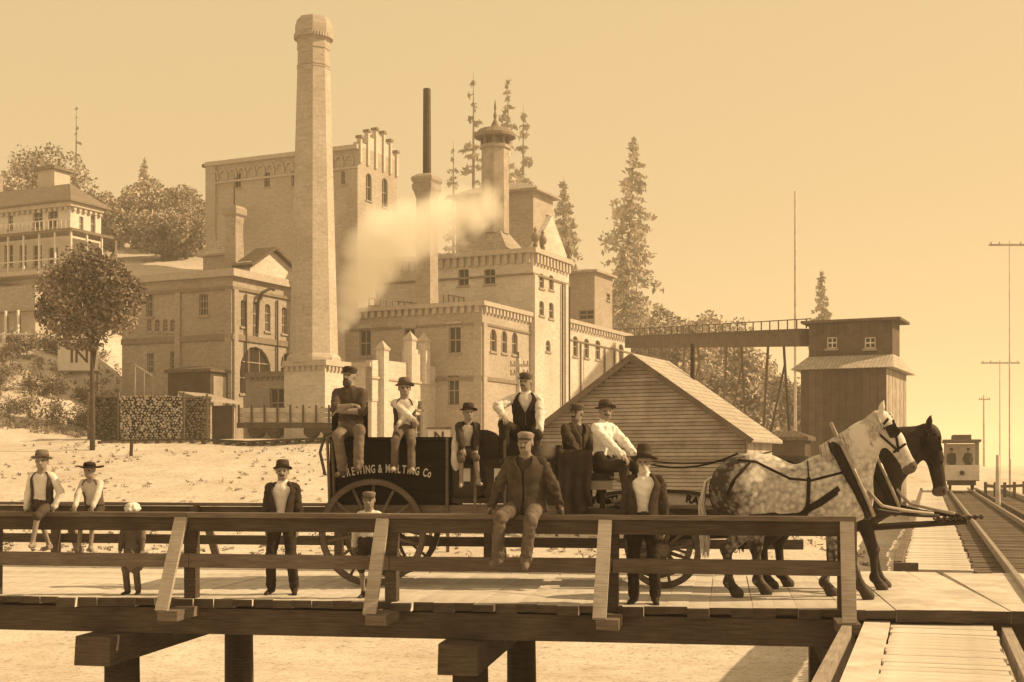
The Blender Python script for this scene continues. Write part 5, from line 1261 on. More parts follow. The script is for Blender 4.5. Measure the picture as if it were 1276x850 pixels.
# ------------------------------------------------------------------ wagon
WY = math.radians(-4.0); WO = Vector((X(464, 17.3), 17.3, 0)); wu = Vector((math.cos(WY), math.sin(WY), 0)); ww = Vector((-math.sin(WY), math.cos(WY), 0))
BLK = mat('wood', .014, .55, .35, 2., .1); BLK2 = mat('wood', .05, .7, .35, 2., .2); SPK = mat('wood', .16, .6, .3, 2., .1); LET = mat('plain', .62, .7, .15, 5., 0); LEA = mat('plain', .03, .5, .3, 9., .2); TAGM = mat('plain', .72, .8, .08, 5., 0)
wg = thing('brewery_wagon', 'long dark delivery wagon with lettered box, stake sides and a driver seat', 'wagon', WO, WY)
def wl(px, py, wy=0.0):     # wagon-local point on the plane y=wy under a pixel
    k = (px - HX) / F; b0 = WO + ww * wy; u = (k * b0.y - b0.x) / (wu.x - k * wu.y); Yv = b0.y + wu.y * u
    return Vector((u, wy, CH + (HY - py) / F * Yv))
def wheel(x, y, r, ns, side):
    h = thing('w', '', '', (0, 0, 0)); col.objects.unlink(h); bpy.data.objects.remove(h)
    RM = Matrix.Translation((x, y, r + .004)) @ Matrix.Rotation(math.pi / 2, 4, 'X')
    rim = MB(); n = 40; prof = [(r - .075, -.032), (r - .006, -.032), (r - .006, .032), (r - .075, .032)]
    for j in range(n):
        for pr_, z_ in prof: t_ = 2 * math.pi * j / n; rim.v.append(tuple(RM @ Vector((pr_ * math.cos(t_), pr_ * math.sin(t_), z_))))
    for j in range(n):
        for q in range(4): rim.f.append((j * 4 + q, j * 4 + (q + 1) % 4, ((j + 1) % n) * 4 + (q + 1) % 4, ((j + 1) % n) * 4 + q)); rim.mi.append(0)
    w_ = rim.build('wheel', SPK, wg)
    ty = MB()
    prof = [(r - .0055, -.034), (r + .004, -.034), (r + .004, .034), (r - .0055, .034)]
    for j in range(n):
        for pr_, z_ in prof: t_ = 2 * math.pi * j / n; ty.v.append(tuple(RM @ Vector((pr_ * math.cos(t_), pr_ * math.sin(t_), z_))))
    for j in range(n):
        for q in range(4): ty.f.append((j * 4 + q, j * 4 + (q + 1) % 4, ((j + 1) % n) * 4 + (q + 1) % 4, ((j + 1) % n) * 4 + q)); ty.mi.append(0)
    ty.build('tyre', IRON, w_)
    MB().lathe([(.05, -.17), (.075, -.16), (.085, -.06), (.105, 0), (.085, .06), (.08, .10), (.05, .11)], 14, RM).build('hub', SPK, w_, smooth=True)
    for i in range(ns):
        t_ = 2 * math.pi * i / ns + .2; c, s_ = math.cos(t_), math.sin(t_)
        MB().tube([RM @ Vector((.09 * c, .09 * s_, 0)), RM @ Vector((r * .5 * c, r * .5 * s_, 0)), RM @ Vector(((r - .07) * c, (r - .07) * s_, 0))], [.030, .024, .021], 6).build('spoke', SPK, w_, smooth=True)
    return w_
TW = 1.55; FX = 3.78
for y_ in (0, TW): wheel(0, y_, .70, 14, 1); wheel(FX, y_, .48, 12, 1)
MB().beam((0, .05, .704), (0, TW - .05, .704), .10, .12).build('axle', BLK2, wg); MB().beam((FX, .05, .484), (FX, TW - .05, .484), .10, .12).build('axle', BLK2, wg)
# running gear and bed
y0, y1 = .10, TW - .10
MB().box(-.62, 4.0, y0 + .35, y1 - .35, .80, .90).build('reach', BLK2, wg)
for x_ in (0, FX): MB().box(x_ - .12, x_ + .12, y0 + .1, y1 - .1, .55 if x_ else .75, .93).build('bolster', BLK2, wg)
for k_ in (0, 1):
    yy = y0 + .08 if k_ == 0 else y1 - .08
    for x_, zz in ((0, .78), (FX, .58)):
        b = MB(); 
        for j in range(4): b.beam((x_ - .5 + .06 * j, yy, zz + .15 - .028 * j), (x_, yy, zz + .05 - .028 * j), .06, .02); b.beam((x_, yy, zz + .05 - .028 * j), (x_ + .5 - .06 * j, yy, zz + .15 - .028 * j), .06, .02)
        b.build('leaf_spring', IRON, wg)
X0 = wl(411, 600, y0).x; X1 = wl(560, 600, y0).x; XS = wl(700, 600, y0).x; XE = wl(792, 600, y0).x
ZT = wl(480, 549, y0).z
MB().box(X0, XE, y0 - .02, y1 + .02, .94, 1.02).build('bed', BLK2, wg)
MB().box(X0, XS, y0 - .03, y0 - .021, .95, 1.06).build('sill_board', SPK, wg)
# lettered rear box: boards
for j in range(4):
    z0 = 1.021 + j * (ZT - 1.02) / 4
    MB().box(X0 + .03, X1, y0, y0 + .035, z0 + .003, z0 + (ZT - 1.02) / 4 - .003).build('side_board', BLK, wg)
    MB().box(X0 + .03, X1, y1 - .035, y1, z0 + .003, z0 + (ZT - 1.02) / 4 - .003).build('side_board', BLK, wg)
MB().box(X0, X0 + .029, y0, y1, 1.021, ZT).build('tail_board', BLK, wg); MB().box(X1 + .001, X1 + .03, y0, y1, 1.021, ZT).build('head_board', BLK, wg)
MB().box(X0, X1 + .03, y0 - .03, y1 + .03, ZT + .002, ZT + .045).build('box_lid', BLK, wg)
XB = wl(464, 520, .8).x
MB().box(wl(414, 520, .45).x, XB, .42, .48, ZT + .046, wl(460, 507, .45).z).build('seat_back', BLK, wg)
for px in (411, 417):
    x_ = wl(px, 560, y0 - .06).x; MB().tube([(x_, y0 - .06, 1.0), (x_ - .03, y0 - .07, wl(px, 548, y0).z)], .022, 6).build('grab_iron', SPK, wg)
MB().tube([(X0 - .05, y0 - .06, 1.45), (X0 - .12, y0 - .05, 1.75), (X0 - .06, y0 - .03, 1.98), (X0 + .05, y0, 2.02)], .02, 6).build('grab_iron', SPK, wg)
# lettering along an arc on the side
txt = 'BREWING & MALTING Co'; a0, a1 = wl(425, 590, y0 - .004).x, wl(537, 590, y0 - .004).x; zc = wl(480, 584, y0).z; cx = (a0 + a1) / 2; Lh = (a1 - a0) / 2; Rr = 2.6
adv = [.5 if c in ' I&' else 1.15 if c in 'MW' else .62 if c == 'o' else .86 for c in txt]; tot = sum(adv); acc = 0
for c, w in zip(txt, adv):
    f_ = (acc + w / 2) / tot * 2 - 1; acc += w
    if c == ' ': continue
    an = f_ * Lh / Rr; z = zc - Rr * (1 - math.cos(an)) * -1 * -1
    o = link('letter', text_mesh(c, .15, .002, .004), wg, (cx + Rr * math.sin(an), y0 - .004, zc - .05 + Rr * (math.cos(an) - 1) * 1.0), (math.pi / 2, an * 1.0, 0), (.56, 1, 1)); o.data.materials.append(LET)
# stake sides in the middle
for px in (557, 592, 629, 668):
    x_ = wl(px, 600, y0 - .05).x; MB().box(x_ - .018, x_ + .018, y0 - .066, y0 - .031, .95, wl(px, 545, y0).z, j=.003).build('stake', SPK, wg)
for z_ in (1.12, 1.62): MB().beam((X1 + .04, y0 - .010, z_), (XS, y0 - .010, z_), .03, .07, (0, 0, 1)).build('stake_rail', BLK2, wg)
for z_ in (1.12, 1.40, 1.62): MB().beam((X1 + .04, y1 + .01, z_), (XS, y1 + .01, z_), .03, .16, (0, 0, 1)).build('stake_rail', BLK2, wg)
# driver seat, footboard, drop cloth
sx0, sx1 = wl(694, 580, .5).x, wl(765, 590, .5).x; sz = wl(730, 589, .4).z
MB().box(sx0, sx1, y0 - .02, y1 + .02, sz - .10, sz).build('seat', LEA, wg)
MB().box(sx0 + .1, sx1 - .02, y0 - .01, y1, sz - .22, sz - .101).build('seat_riser', mat('wood', .42, .8, .2, 3., .2), wg)
MB().box(sx0, sx0 + .05, y0, y1, sz + .002, sz + .36).build('seat_back', LEA, wg)
for y_ in (y0 + .1, y1 - .1):
    MB().beam((sx0 + .2, y_, 1.02), (sx0 + .2, y_, sz - .22), .07, .07, (1, 0, 0)).build('seat_leg', BLK2, wg); MB().beam((sx1 - .15, y_, 1.02), (sx1 - .15, y_, sz - .22), .07, .07, (1, 0, 0)).build('seat_leg', BLK2, wg)
MB().beam((sx1 + .0, (y0 + y1) / 2, 1.07), (XE + .32, (y0 + y1) / 2, 1.28), y1 - y0, .04).build('footboard', BLK2, wg)
MB().tube([(sx1 - .05, y0 - .04, sz - .05), (sx1 + .18, y0 - .05, sz - .15), (sx1 + .34, y0 - .05, 1.25), (sx1 + .30, y0 - .05, 1.02)], .02, 6).build('grab_iron', SPK, wg)
# hanging lap robe
rb = MB(); nxr, nzr = 18, 14; rx0, rx1 = wl(695, 560, y0).x, wl(738, 560, y0).x
for j in range(nzr + 1):
    for i in range(nxr + 1):
        f_, g_ = i / nxr, j / nzr; rb.v.append((rx0 + (rx1 - rx0) * f_ + .03 * math.sin(7 * g_) * g_, y0 - .06 - .045 * math.sin(f_ * 19 + 2 * math.sin(3 * g_)) * (.3 + g_), sz + .30 - g_ * (.85 + .12 * math.sin(f_ * 5))))
for j in range(nzr):
    for i in range(nxr): k_ = j * (nxr + 1) + i; rb.f.append((k_, k_ + 1, k_ + nxr + 2, k_ + nxr + 1)); rb.mi.append(0)
ro = rb.build('lap_robe', mat('cloth', .045, .9, .4, 4., .3), None, smooth=True); ro.location = WO; ro.rotation_euler = (0, 0, WY); so_ = ro.modifiers.new('thick', 'SOLIDIFY'); so_.thickness = .015
tag(ro, 'dark lap robe hanging over the side of the driver seat', 'robe')
# pole out between the horses
pt0 = Vector((FX + .1, TW / 2, .62))
TIP = at(1205, 650, 16.2)
def to_w(p): d = p - WO; return Vector((d.dot(wu), d.dot(ww), p.z))
tipw = to_w(TIP)
MB().tube([pt0, (pt0 + tipw) / 2 + Vector((0, 0, -.02)), tipw], [.055, .05, .035], 8).build('draught_pole', BLK2, wg, smooth=True)
for f_, L_ in ((.10, 1.35), (.14, .6)):
    p = pt0.lerp(tipw, f_); MB().beam(p + Vector((.1, -L_ / 2, .06)), p + Vector((-.1, L_ / 2, .06)), .06, .07).build('doubletree', SPK, wg)
for i in range(16):   # chain hanging along the pole tip
    p = pt0.lerp(tipw, .90 + .0105 * i * .9) + Vector((0, -.03, .05)); MB().lathe([(.022, -.012), (.036, 0), (.022, .012)], 8, Matrix.Translation(p) @ Matrix.Rotation(math.pi / 2 * (i % 2), 4, 'X') @ Matrix.Rotation(.4, 4, 'Y')).build('chain_link', IRON, wg)

# barrels and sacks on the bed
STV = mat('wood', .06, .8, .35, 3., .3)
def barrel(label, px, py, wy, r, L_, grp=None, tagpx=None, stand=False):
    c = wl(px, py, wy); t = thing('barrel', label, 'barrel', WO + wu * c.x + ww * c.y + Vector((0, 0, c.z - r)), WY, grp)
    M_ = Matrix.Translation((0, 0, r)) @ Matrix.Rotation(math.pi / 2, 4, 'X')
    b = MB(); b.lathe([(r * .80, 0), (r * .86, 0), (r * .97, -L_ * .28), (r, -L_ * .5), (r * .97, -L_ * .72), (r * .86, -L_), (r * .8, -L_)], 18, M_); b.build('staves', STV, t)
    b = MB(); b.lathe([(.001, -.03), (r * .8, -.028)], 18, M_); b.build('head', STV, t)
    for z_ in (.02, .22, .78, .98):
        rr = r * (.862 + .14 * math.sin(math.pi * z_)); MB().lathe([(rr - .01, -L_ * z_ - .02), (rr + .012, -L_ * z_ - .02), (rr + .012, -L_ * z_ + .02), (rr - .01, -L_ * z_ + .02)], 18, M_).build('hoop', IRON, t)
    if tagpx:
        MB().box(-.065, .065, -.012, -.006 + .0, r - .02, r + .15).build('card', TAGM, t)
        o = t.children[-1]; o.location.y = .0; o.rotation_euler = (0, tagpx, 0)
    return t
for px, lb, tg in ((580, 'dark barrel lying under the smallest rider, with a pale card on its head', .08), (622, 'dark barrel with a tilted pale card on its head, beside the stakes', .35), (664, 'dark barrel lying behind the burly man on the rail', None)):
    barrel(lb, px, 598, .16, .32, .7, None, tg)
for px, lb in ((601, 'dark barrel on the upper tier between the two carded barrels'), (645, 'dark barrel on the upper tier under the vest wearing rider')):
    barrel(lb, px, 561, .40, .28, .6)
def sack(label, c, r, sd, v):
    me = sdf_mesh([El((0, 0, r[2]), r, 0, .02, w=.012, wf=18, seed=sd), El((r[0] * .8, 0, r[2] * 1.2), (.06, .05, .06), 0, .05)], .016, [mat('cloth', v, .95, .2, 9., .3)], 'sack')
    o = bpy.data.objects.new('sack', me); col.objects.link(o); o.location = WO + wu * c.x + ww * c.y + Vector((0, 0, c.z)); o.rotation_euler = (0, 0, sd); tag(o, label, 'sack')
sack('pale cloth bag hanging beside the lettered wagon box', Vector((wl(568, 580, .12).x, .10, 1.50)), (.075, .06, .26), 1.3, .6); c = wl(682, 572, .25); c.z = sz - .0; sack('pale bulging sack behind the burly man, against the driver seat', Vector((wl(684, 575, .3).x, .3, 1.61)), (.21, .17, .13), 1.0, .3)
MB_ = MB().box(wl(672, 575, .3).x - .3, wl(694, 575, .3).x - .02, .1, .55, 1.021, 1.60)
cr_ = thing('crate', 'dark wooden crate under the sack against the driver seat', 'crate', WO, WY); MB_.build('body', BLK2, cr_)
for j in range(3): MB().box(wl(672, 575, .3).x - .31, wl(694, 575, .3).x - .015, .085, .099, 1.05 + j * .19, 1.20 + j * .19).build('slat', BLK2, cr_)

# ------------------------------------------------------------------ riders
def wp(px, py, wy): c = wl(px, py, wy); return WO + wu * c.x + ww * c.y + Vector((0, 0, c.z))
top = ZT + .046
p = wp(437, 545, .16); p.z = top
person('bearded man with arms folded in dark shirt and cap, seated at the wagon tail', p, -.12, 1.78, (0, .02, .115), (-.04, .02), 0, (-.25, -.12), [(-.05, -.22, .33), (.07, -.27, .40)], [(1, -.1, -.7), (-1, -.1, -.7)], [(.20, -.42, -.36), (-.02, -.36, -.42)], [(.3, -1, .4), (0, -1, .4)], .07, .15, None, shoe=.1, hair=.075, hat='cap', hatv=.05, beard=2, sleeve='rolled', seed=9.1, fat=1.03)
p = wp(504, 545, .16); p.z = top
person('boy in round hat, braces and pale shirt with folded arms, seated on the wagon box', p, .05, 1.36, (0, .02, .09), (0, .02), 0, (.1, .05), [(-.08, -.22, .14), (.15, -.24, .20)], [(1, 0, -.4), (-1, 0, -.4)], [(.10, -.33, -.40), (-.12, -.30, -.38)], [(.1, -1, .4), (-.1, -1, .4)], .55, .12, None, shoe=.4, hair=.08, hat='slouch', hatv=.12, child=True, vest=.05, vest_open=True, seed=10.3)
p = wp(581, 560, .12); p.z = wl(581, 565, .2).z - .02
person('small boy in dark jacket and dark hat, seated on the barrels', p, .12, 1.22, (0, .02, .06), (.05, -.12), 0, (.1, .1), [(.10, -.26, -.02), (-.05, -.28, .0)], [(1, .2, -.2), (-1, .2, -.2)], [(.14, -.22, -.33), (-.08, -.2, -.35)], None, .5, .09, .045, shoe=.3, hair=.06, hat='slouch', hatv=.05, child=True, seed=11.0, shorts=True)
p = wp(656, 556, .40); p.z = wl(656, 545, .4).z - .03
person('moustached man in dark vest and cap, one knee drawn up, seated high on the barrels', p, -.1, 1.74, (0, .02, .09), (-.02, .02), 0, (-.35, -.05), [(.20, -.30, .12), (-.27, -.34, .30)], [(1, .3, -.2), (-1, .2, .2)], [(.06, -.38, -.36), (-.26, -.28, -.22)], [(.3, -1, .4), (-.3, -.7, 1)], .60, .03, None, shoe=.04, hair=.075, hat='cap', hatv=.12, beard=1, vest=.025, seed=12.5)
p = wp(716, 560, 1.0); p.z = sz
person('man in dark work clothes and flat cap looking left, seated beside the driver', p, .55, 1.78, (0, -.02, .12), (0, -.02), 0, (-1.15, .0), [(.10, -.38, .12), (-.12, -.38, .12)], [(1, .2, -.3), (-1, .2, -.3)], [(.12, -.46, -.33), (-.10, -.46, -.33)], None, .12, .03, .055, hair=.06, hat='cap', hatv=.09, beard=1, open_coat=False, coat_len=.02, seed=13.1)
p = wp(752, 575, .30); p.z = sz
drv, _ = person('driver in white shirt and slouch hat holding the reins on the wagon seat', p, .85, 1.78, (0, .02, .12), (0, -.06), 0, (-.65, .05), [(.08, -.50, .20), (-.14, -.46, .18)], [(1, .3, -.4), (-1, .3, -.4)], [(.14, -.52, -.33), (-.12, -.50, -.33)], None, .74, .04, None, hair=.075, hat='slouch', hatv=.07, beard=1, braces=.10, seed=14.4)
# passengers on the streetcar
for k_, (yy, xx) in enumerate(((.55, .9), (-.35, .7))):
    q = sp - TN * yy + TD * xx
    person('passenger in dark clothes standing at the front of the streetcar', (q.x, q.y, .785), 0, 1.68, (0, 0, .91), shirt=.06, pants=.05, coat=.06, hat='bowler', hatv=.05, seed=20 + k_, group='streetcar passengers', open_coat=False)

# arched board with letters standing on the rear rail
sgp = OB + EU * bu(815, DW - .2) + EW * (DW - .2)
ab = thing('arched_signboard', 'pale arched board with dark capital letters on the rear railing behind the tall hatted man', 'sign', (sgp.x, sgp.y, 0), YAW)
outer = []; R0 = 1.05
for i in range(17):
    an = math.pi * (i / 16); outer.append((-.92 * math.cos(an), .10, 1.002 + .17 * math.sin(an) ** .8))
MB().prism([(-.92, .10, 1.001)] + outer[1:-1] + [(.92, .10, 1.001)], (0, .04, 0)).build('board', mat('plain', .6, .8, .15, 5., .1), ab)
rim = MB()
for (p, q) in zip(outer, outer[1:]): rim.beam(Vector(p) + Vector((0, -.01, .03)), Vector(q) + Vector((0, -.01, .03)), .08, .055)
rim.build('arch_band', BLK2, ab)
for txt_, x_, z_, ro_ in (('STL', -.60, 1.02, -.18), ('RAI', .56, 1.02, .22)):
    o = link('lettering', text_mesh(txt_, .15, .004, .006), ab, (x_, .094, z_), (math.pi / 2, ro_, 0)); o.data.materials.append(mat('plain', .03, .8, .1, 5., 0))
# ------------------------------------------------------------------ horses
def sdf_eval(prims, x, y, z):
    D = 9.0
    for p in prims:
        if p['t'] == 'c':
            ys = p.get('ys', 1); a_ = np.array(p['a'], float); ba = np.array(p['b'], float) - a_; ba[1] /= ys; q = np.array((x, y, z), float) - a_; q[1] /= ys
            t = min(1, max(0, q @ ba / (ba @ ba))); d = (np.linalg.norm(q - t * ba) - (p['r1'] + (p['r2'] - p['r1']) * t)) * min(1, (1 + ys) / 2)
        else:
            q = np.array((x, y, z), float) - np.array(p['c']); r = np.array(p['r']); k0 = np.linalg.norm(q / r); k1 = np.linalg.norm(q / r ** 2); d = k0 * (k0 - 1) / max(k1, 1e-6)
        k = p['k']; h = min(1, max(0, .5 + .5 * (D - d) / k)); D = D * (1 - h) + d * h - k * h * (1 - h)
    return D
def horse(label, loc, rz, m, poll, muzz, mane_v, tail_v, steps, seed=0):
    t = thing('horse', label, 'horse', loc, rz)
    hoofm = mat('plain', .06, .6, .2, 9., .1); dark = mat('plain', .03, .5, .2, 9., 0); nose = mat('plain', .10, .7, .2, 9., .05)
    pr = []
    a = pr.append
    a(El((0, 0, 1.24), (.66, .33, .35), 0, .09)); a(El((.50, 0, 1.22), (.36, .30, .42), 0, .10)); a(El((-.60, 0, 1.31), (.38, .34, .39), 0, .10)); a(El((.02, 0, 1.10), (.52, .31, .30), 0, .08))
    a(El((.40, 0, 1.55), (.30, .13, .17), 0, .10)); a(El((-.40, 0, 1.52), (.34, .20, .20), 0, .09)); a(El((-.84, 0, 1.25), (.16, .24, .28), 0, .08)); a(El((.78, 0, 1.18), (.15, .22, .24), 0, .08))
    po, mu = Vector(poll), Vector(muzz); nk0 = Vector((.62, 0, 1.42)); mid = nk0.lerp(po, .55) + Vector((-.04, 0, .06))
    nt_ = 1.0 if seed == 1 else 1.22
    a(Cn(nk0, mid, .30, .215 * nt_, 0, .09, ys=.62)); a(Cn(mid, po + Vector((-.04, 0, -.06)), .215 * nt_, .15 * nt_, 0, .06, ys=.6))
    hd = (mu - po).normalized(); pe = Vector((-hd.z, 0, hd.x)); pe = pe if pe.x < 0 else -pe     # pe towards the jaw
    a(Cn(po + pe * .02, po + hd * .30, .125, .105, 0, .04, ys=.72)); a(Cn(po + hd * .28, mu - hd * .06, .105, .078, 0, .05, ys=.75))
    a(El(tuple(po + hd * .17 + pe * .09), (.12, .075, .13), 0, .05)); a(El(tuple(mu - hd * .05), (.082, .066, .085), 2, .03)); a(El(tuple(mu - hd * .03 + pe * .06), (.05, .045, .05), 2, .03))
    for sg in (-1, 1):
        e0 = po + Vector((-.02, .062 * sg, .06)); a(Cn(e0, e0 + Vector((.015, .02 * sg, .09)), .03, .032, 0, .015)); a(Cn(e0 + Vector((.015, .02 * sg, .09)), e0 + Vector((.03, .022 * sg, .18)), .032, .006, 0, .012))
        a(El(tuple(po + hd * .19 - pe * .035 + Vector((0, .083 * sg, 0))), (.024, .014, .019), 3, .006)); a(El(tuple(mu - hd * .03 - pe * .03 + Vector((0, .055 * sg, 0))), (.018, .012, .02), 3, .004))
    for i, sg in enumerate((-1, 1)):
        fx = steps[i]; y = .17 * sg; k = .05
        a(Cn((.52, y * .95, 1.20), (.47, y, .86), .17, .105, 0, .08)); a(Cn((.47, y, .86), (.55 + fx * .5, y, .50), .10, .066, 0, k)); a(El((.555 + fx * .5, y, .50), (.068, .06, .075), 0, .03))
        a(Cn((.55 + fx * .5, y, .48), (.55 + fx, y, .17), .053, .044, 0, .03)); a(El((.54 + fx, y, .165), (.065, .06, .07), 0, .03)); a(Cn((.55 + fx, y, .15), (.61 + fx, y, .08), .055, .06, 0, .02)); a(Cn((.60 + fx, y, .075), (.635 + fx, y, .035), .062, .078, 1, .012))
        hx_ = steps[2 + i]; y = .18 * sg
        a(Cn((-.62, y * .9, 1.22), (-.44, y * 1.1, .95), .25, .17, 0, .09)); a(Cn((-.46, y * 1.05, .93), (-.78 + hx_, y, .58), .15, .075, 0, .06)); a(El((-.80 + hx_, y, .57), (.075, .06, .085), 0, .03))
        a(Cn((-.79 + hx_, y, .56), (-.76 + hx_, y, .18), .058, .048, 0, .03)); a(El((-.77 + hx_, y, .175), (.07, .064, .075), 0, .03)); a(Cn((-.76 + hx_, y, .16), (-.69 + hx_, y, .08), .056, .062, 0, .02)); a(Cn((-.70 + hx_, y, .075), (-.665 + hx_, y, .035), .064, .08, 1, .012))
    me = sdf_mesh(pr, .019, [m, hoofm, nose, dark], 'body'); link('body', me, t)
    g = random.Random(seed)
    hm = mat('plain', mane_v, .7, .3, 14., .2)
    b = MB()
    for i in range(170):
        f_ = g.random(); p0 = mid.lerp(po, (f_ - .35) / .65) if f_ > .35 else (nk0 + Vector((-.18, 0, .22))).lerp(mid + Vector((-.03, 0, .02)), f_ / .35)
        top_ = p0 + Vector((-.14 + .02 * f_, 0, .15 - .03 * f_)) * (1 - .25 * f_); sg = -1 if g.random() < .75 else 1; L_ = g.uniform(.14, .30)
        b.tube([top_, top_ + Vector((.0, .05 * sg, .01)), top_ + Vector((.05 + g.uniform(-.04, .04), .11 * sg, -L_ * .6)), top_ + Vector((.08 + g.uniform(-.05, .05), .135 * sg, -L_))], [.012, .016, .012, .003], 4, cap=False)
    for i in range(22):
        q = po + Vector((-.01, g.uniform(-.04, .04), .07)); e_ = q + hd * g.uniform(.08, .2) - pe * .05 + Vector((0, g.uniform(-.03, .03), 0)); b.tube([q, (q + e_) / 2 - pe * .07, e_], [.012, .012, .003], 4, cap=False)
    b.build('mane', hm, t, smooth=True)
    b = MB()
    for i in range(130):
        y = g.gauss(0, .035); l = g.uniform(.55, .98); sp_ = g.gauss(0, .06)
        b.tube([(-.93, y * .5, 1.46), (-1.05, y, 1.38), (-1.10 + g.uniform(-.02, .03), y * 1.5 + sp_ * .4, 1.1), (-1.06 + g.uniform(-.06, .06), y * 1.6 + sp_, 1.42 - l)], [.012, .017, .016, .004], 4, cap=False)
    b.build('tail', mat('plain', tail_v, .7, .3, 14., .2), t, smooth=True)
    # ---- harness
    lea = mat('plain', .022, .5, .3, 12., .15)
    def surf(x, z, sg, lim=.75):
        y = lim
        for _ in range(60):
            d = sdf_eval(pr, x, y * sg, z)
            if d < .006: return y * sg
            y -= max(d * .8, .004)
            if y < .02: return .02 * sg
        return y * sg
    def strap(name, pts, w=.05, both=True, th=.012, m_=lea):
        for sg in ((-1, 1) if both else (-1,)):
            out = []
            for (x0, z0), (x1, z1) in zip(pts, pts[1:]):
                for q in range(6): f_ = q / 6; out.append((x0 + (x1 - x0) * f_, z0 + (z1 - z0) * f_))
            out.append(pts[-1]); P3 = [Vector((x, surf(x, z, sg), z)) for x, z in out]
            b = MB()
            for p, q in zip(P3, P3[1:]): b.beam(p, q + (q - p) * .08, th, w, (0, 0, 1) if abs((q - p).normalized().z) < .8 else (1, 0, 0))
            b.build(name, m_, t)
    strap('trace', [(.52, 1.30), (.30, 1.14), (.05, 1.0), (-.40, .96), (-.75, .94)], .085)
    strap('back_band', [(.16, 1.62), (.17, 1.4), (.16, 1.15), (.12, .92)], .045)
    strap('rein', [(.66, 1.52), (.2, 1.40), (-.05, 1.42), (-.45, 1.62), (-.66, 1.64)], .03)
    strap('breeching', [(-.50, 1.62), (-.70, 1.40), (-.78, 1.22)], .045)
    if True:
        b = MB(); n = 28; pts = []
        for i in range(n + 1):      # collar round the neck base
            an = 2 * math.pi * i / n; pts.append(Vector((.66 - .20 * math.cos(an) * 1.0, .245 * math.sin(an), 1.40 + .42 * math.cos(an))))
        b.tube(pts, .058, 8, cap=False); b.build('collar', lea, t, smooth=True)
        for sg in (-1, 1):
            hp = [Vector((.66 - .20 * math.cos(an), sg * .265 * math.sin(an) + .0, 1.40 + .45 * math.cos(an))) + Vector((.07, 0, .02)) for an in np.linspace(.12, 2.9, 14)]
            hp = [hp[0] + Vector((-.10, sg * .07, .22))] + hp
            MB().tube(hp, [.018] + [.026] * 14, 7).build('hame', mat('metal', .30, .4, .3, 9., .1), t, smooth=True)
    # bridle
    H_ = lambda f_, s_, y: po + hd * f_ + pe * s_ + Vector((0, y, 0))
    for sg in (-1, 1):
        b = MB()
        for p, q in ((H_(.02, -.06, .10 * sg), H_(.10, .13, .095 * sg)), (H_(.06, -.10, .09 * sg), H_(.40, .02, .092 * sg)), (H_(.10, .13, .095 * sg), H_(.42, .03, .09 * sg)), (H_(.38, -.09, .07 * sg), H_(.40, .09, .075 * sg)), (H_(.12, -.10, .098 * sg), H_(.08, .14, .105 * sg))):
            b.beam(p, q, .012, .028, (0, 1, 0) if abs(hd.x) > .5 else (1, 0, 0))
        b.build('bridle', lea, t)
        b = MB(); c = H_(.17, -.03, .115 * sg)
        b.prism([c + hd * x_ + pe * y_ for x_, y_ in ((-.07, -.06), (.05, -.075), (.08, 0), (.05, .07), (-.07, .06))], Vector((.0, .02 * sg, .0)) + hd * .012); b.build('blinder', lea, t)
    return t, pr
hrz = math.radians(-11)
hc = Vector((X(989, 15.95), 15.95, .004))
nearh, prn = horse('dappled grey draught horse in harness, standing beside the railing', hc, hrz, mat('dapple', .62, .7, .1, 6., .08), (1.03, 0, 2.12), (1.37, 0, 1.52), .5, .55, (.22, -.18, .0, .34), 1)
fc_ = hc + Vector((math.cos(hrz) * .42 - math.sin(hrz) * 1.12, math.sin(hrz) * .42 + math.cos(hrz) * 1.12, 0))
farh, prf = horse('dark brown draught horse with hanging head behind the dappled grey', fc_, hrz, mat('plain', .030, .6, .35, 6., .08), (1.28, 0, 1.98), (1.42, 0, 1.22), .02, .02, (.05, .12, .0, .2), 2)
# reins from the driver's hands to the horses, neck chains to the pole
def cord(name, label, cat, pts, r, m_, sag=.05):
    P3 = []
    for p, q in zip(pts, pts[1:]):
        for i in range(8): f_ = i / 8; P3.append(p.lerp(q, f_) - Vector((0, 0, sag * 4 * f_ * (1 - f_))))
    P3.append(pts[-1]); o = MB().tube(P3, r, 6).build(name, m_, None, smooth=True); tag(o, label, cat)
def hw(h, p): return Matrix.Translation(h.location) @ Matrix.Rotation(h.rotation_euler.z, 4, 'Z') @ Vector(p)
ctr = Vector((0, 0, 0)); dl = drv.location; Dm = Matrix.Rotation(drv.rotation_euler.z, 4, 'Z')
hand = dl + Dm @ Vector((-.05, -.52, .18))
lea2 = mat('plain', .022, .5, .3, 12., .1)
cord('rein', 'dark rein from the driver to the dappled grey horse', 'rein', [hand, hw(nearh, (-.66, -.12, 1.72))], .014, lea2, .14)
cord('rein', 'dark rein from the driver to the dark brown horse', 'rein', [hand + Vector((.02, .06, 0)), hw(farh, (-.66, .0, 1.76))], .012, lea2, .10)
for h, nm in ((nearh, 'dappled grey'), (farh, 'dark brown')):
    cord('neck_strap', 'stiff strap from the collar of the %s horse down to the pole tip' % nm, 'strap', [hw(h, (.90, -.08 if h is nearh else -.1, 1.06)), TIP + Vector((-.35 if h is nearh else -.08, 0, .07))], .026, lea2, .02)
    cord('pole_strap', 'pale worn strap beside the %s neck strap' % nm, 'strap', [hw(h, (.86, -.2, 1.28)), hw(h, (1.02, -.14, 1.10)), TIP + Vector((-.42 if h is nearh else -.16, -.01, .10))], .02, mat('plain', .3, .6, .2, 9., .1), .01)

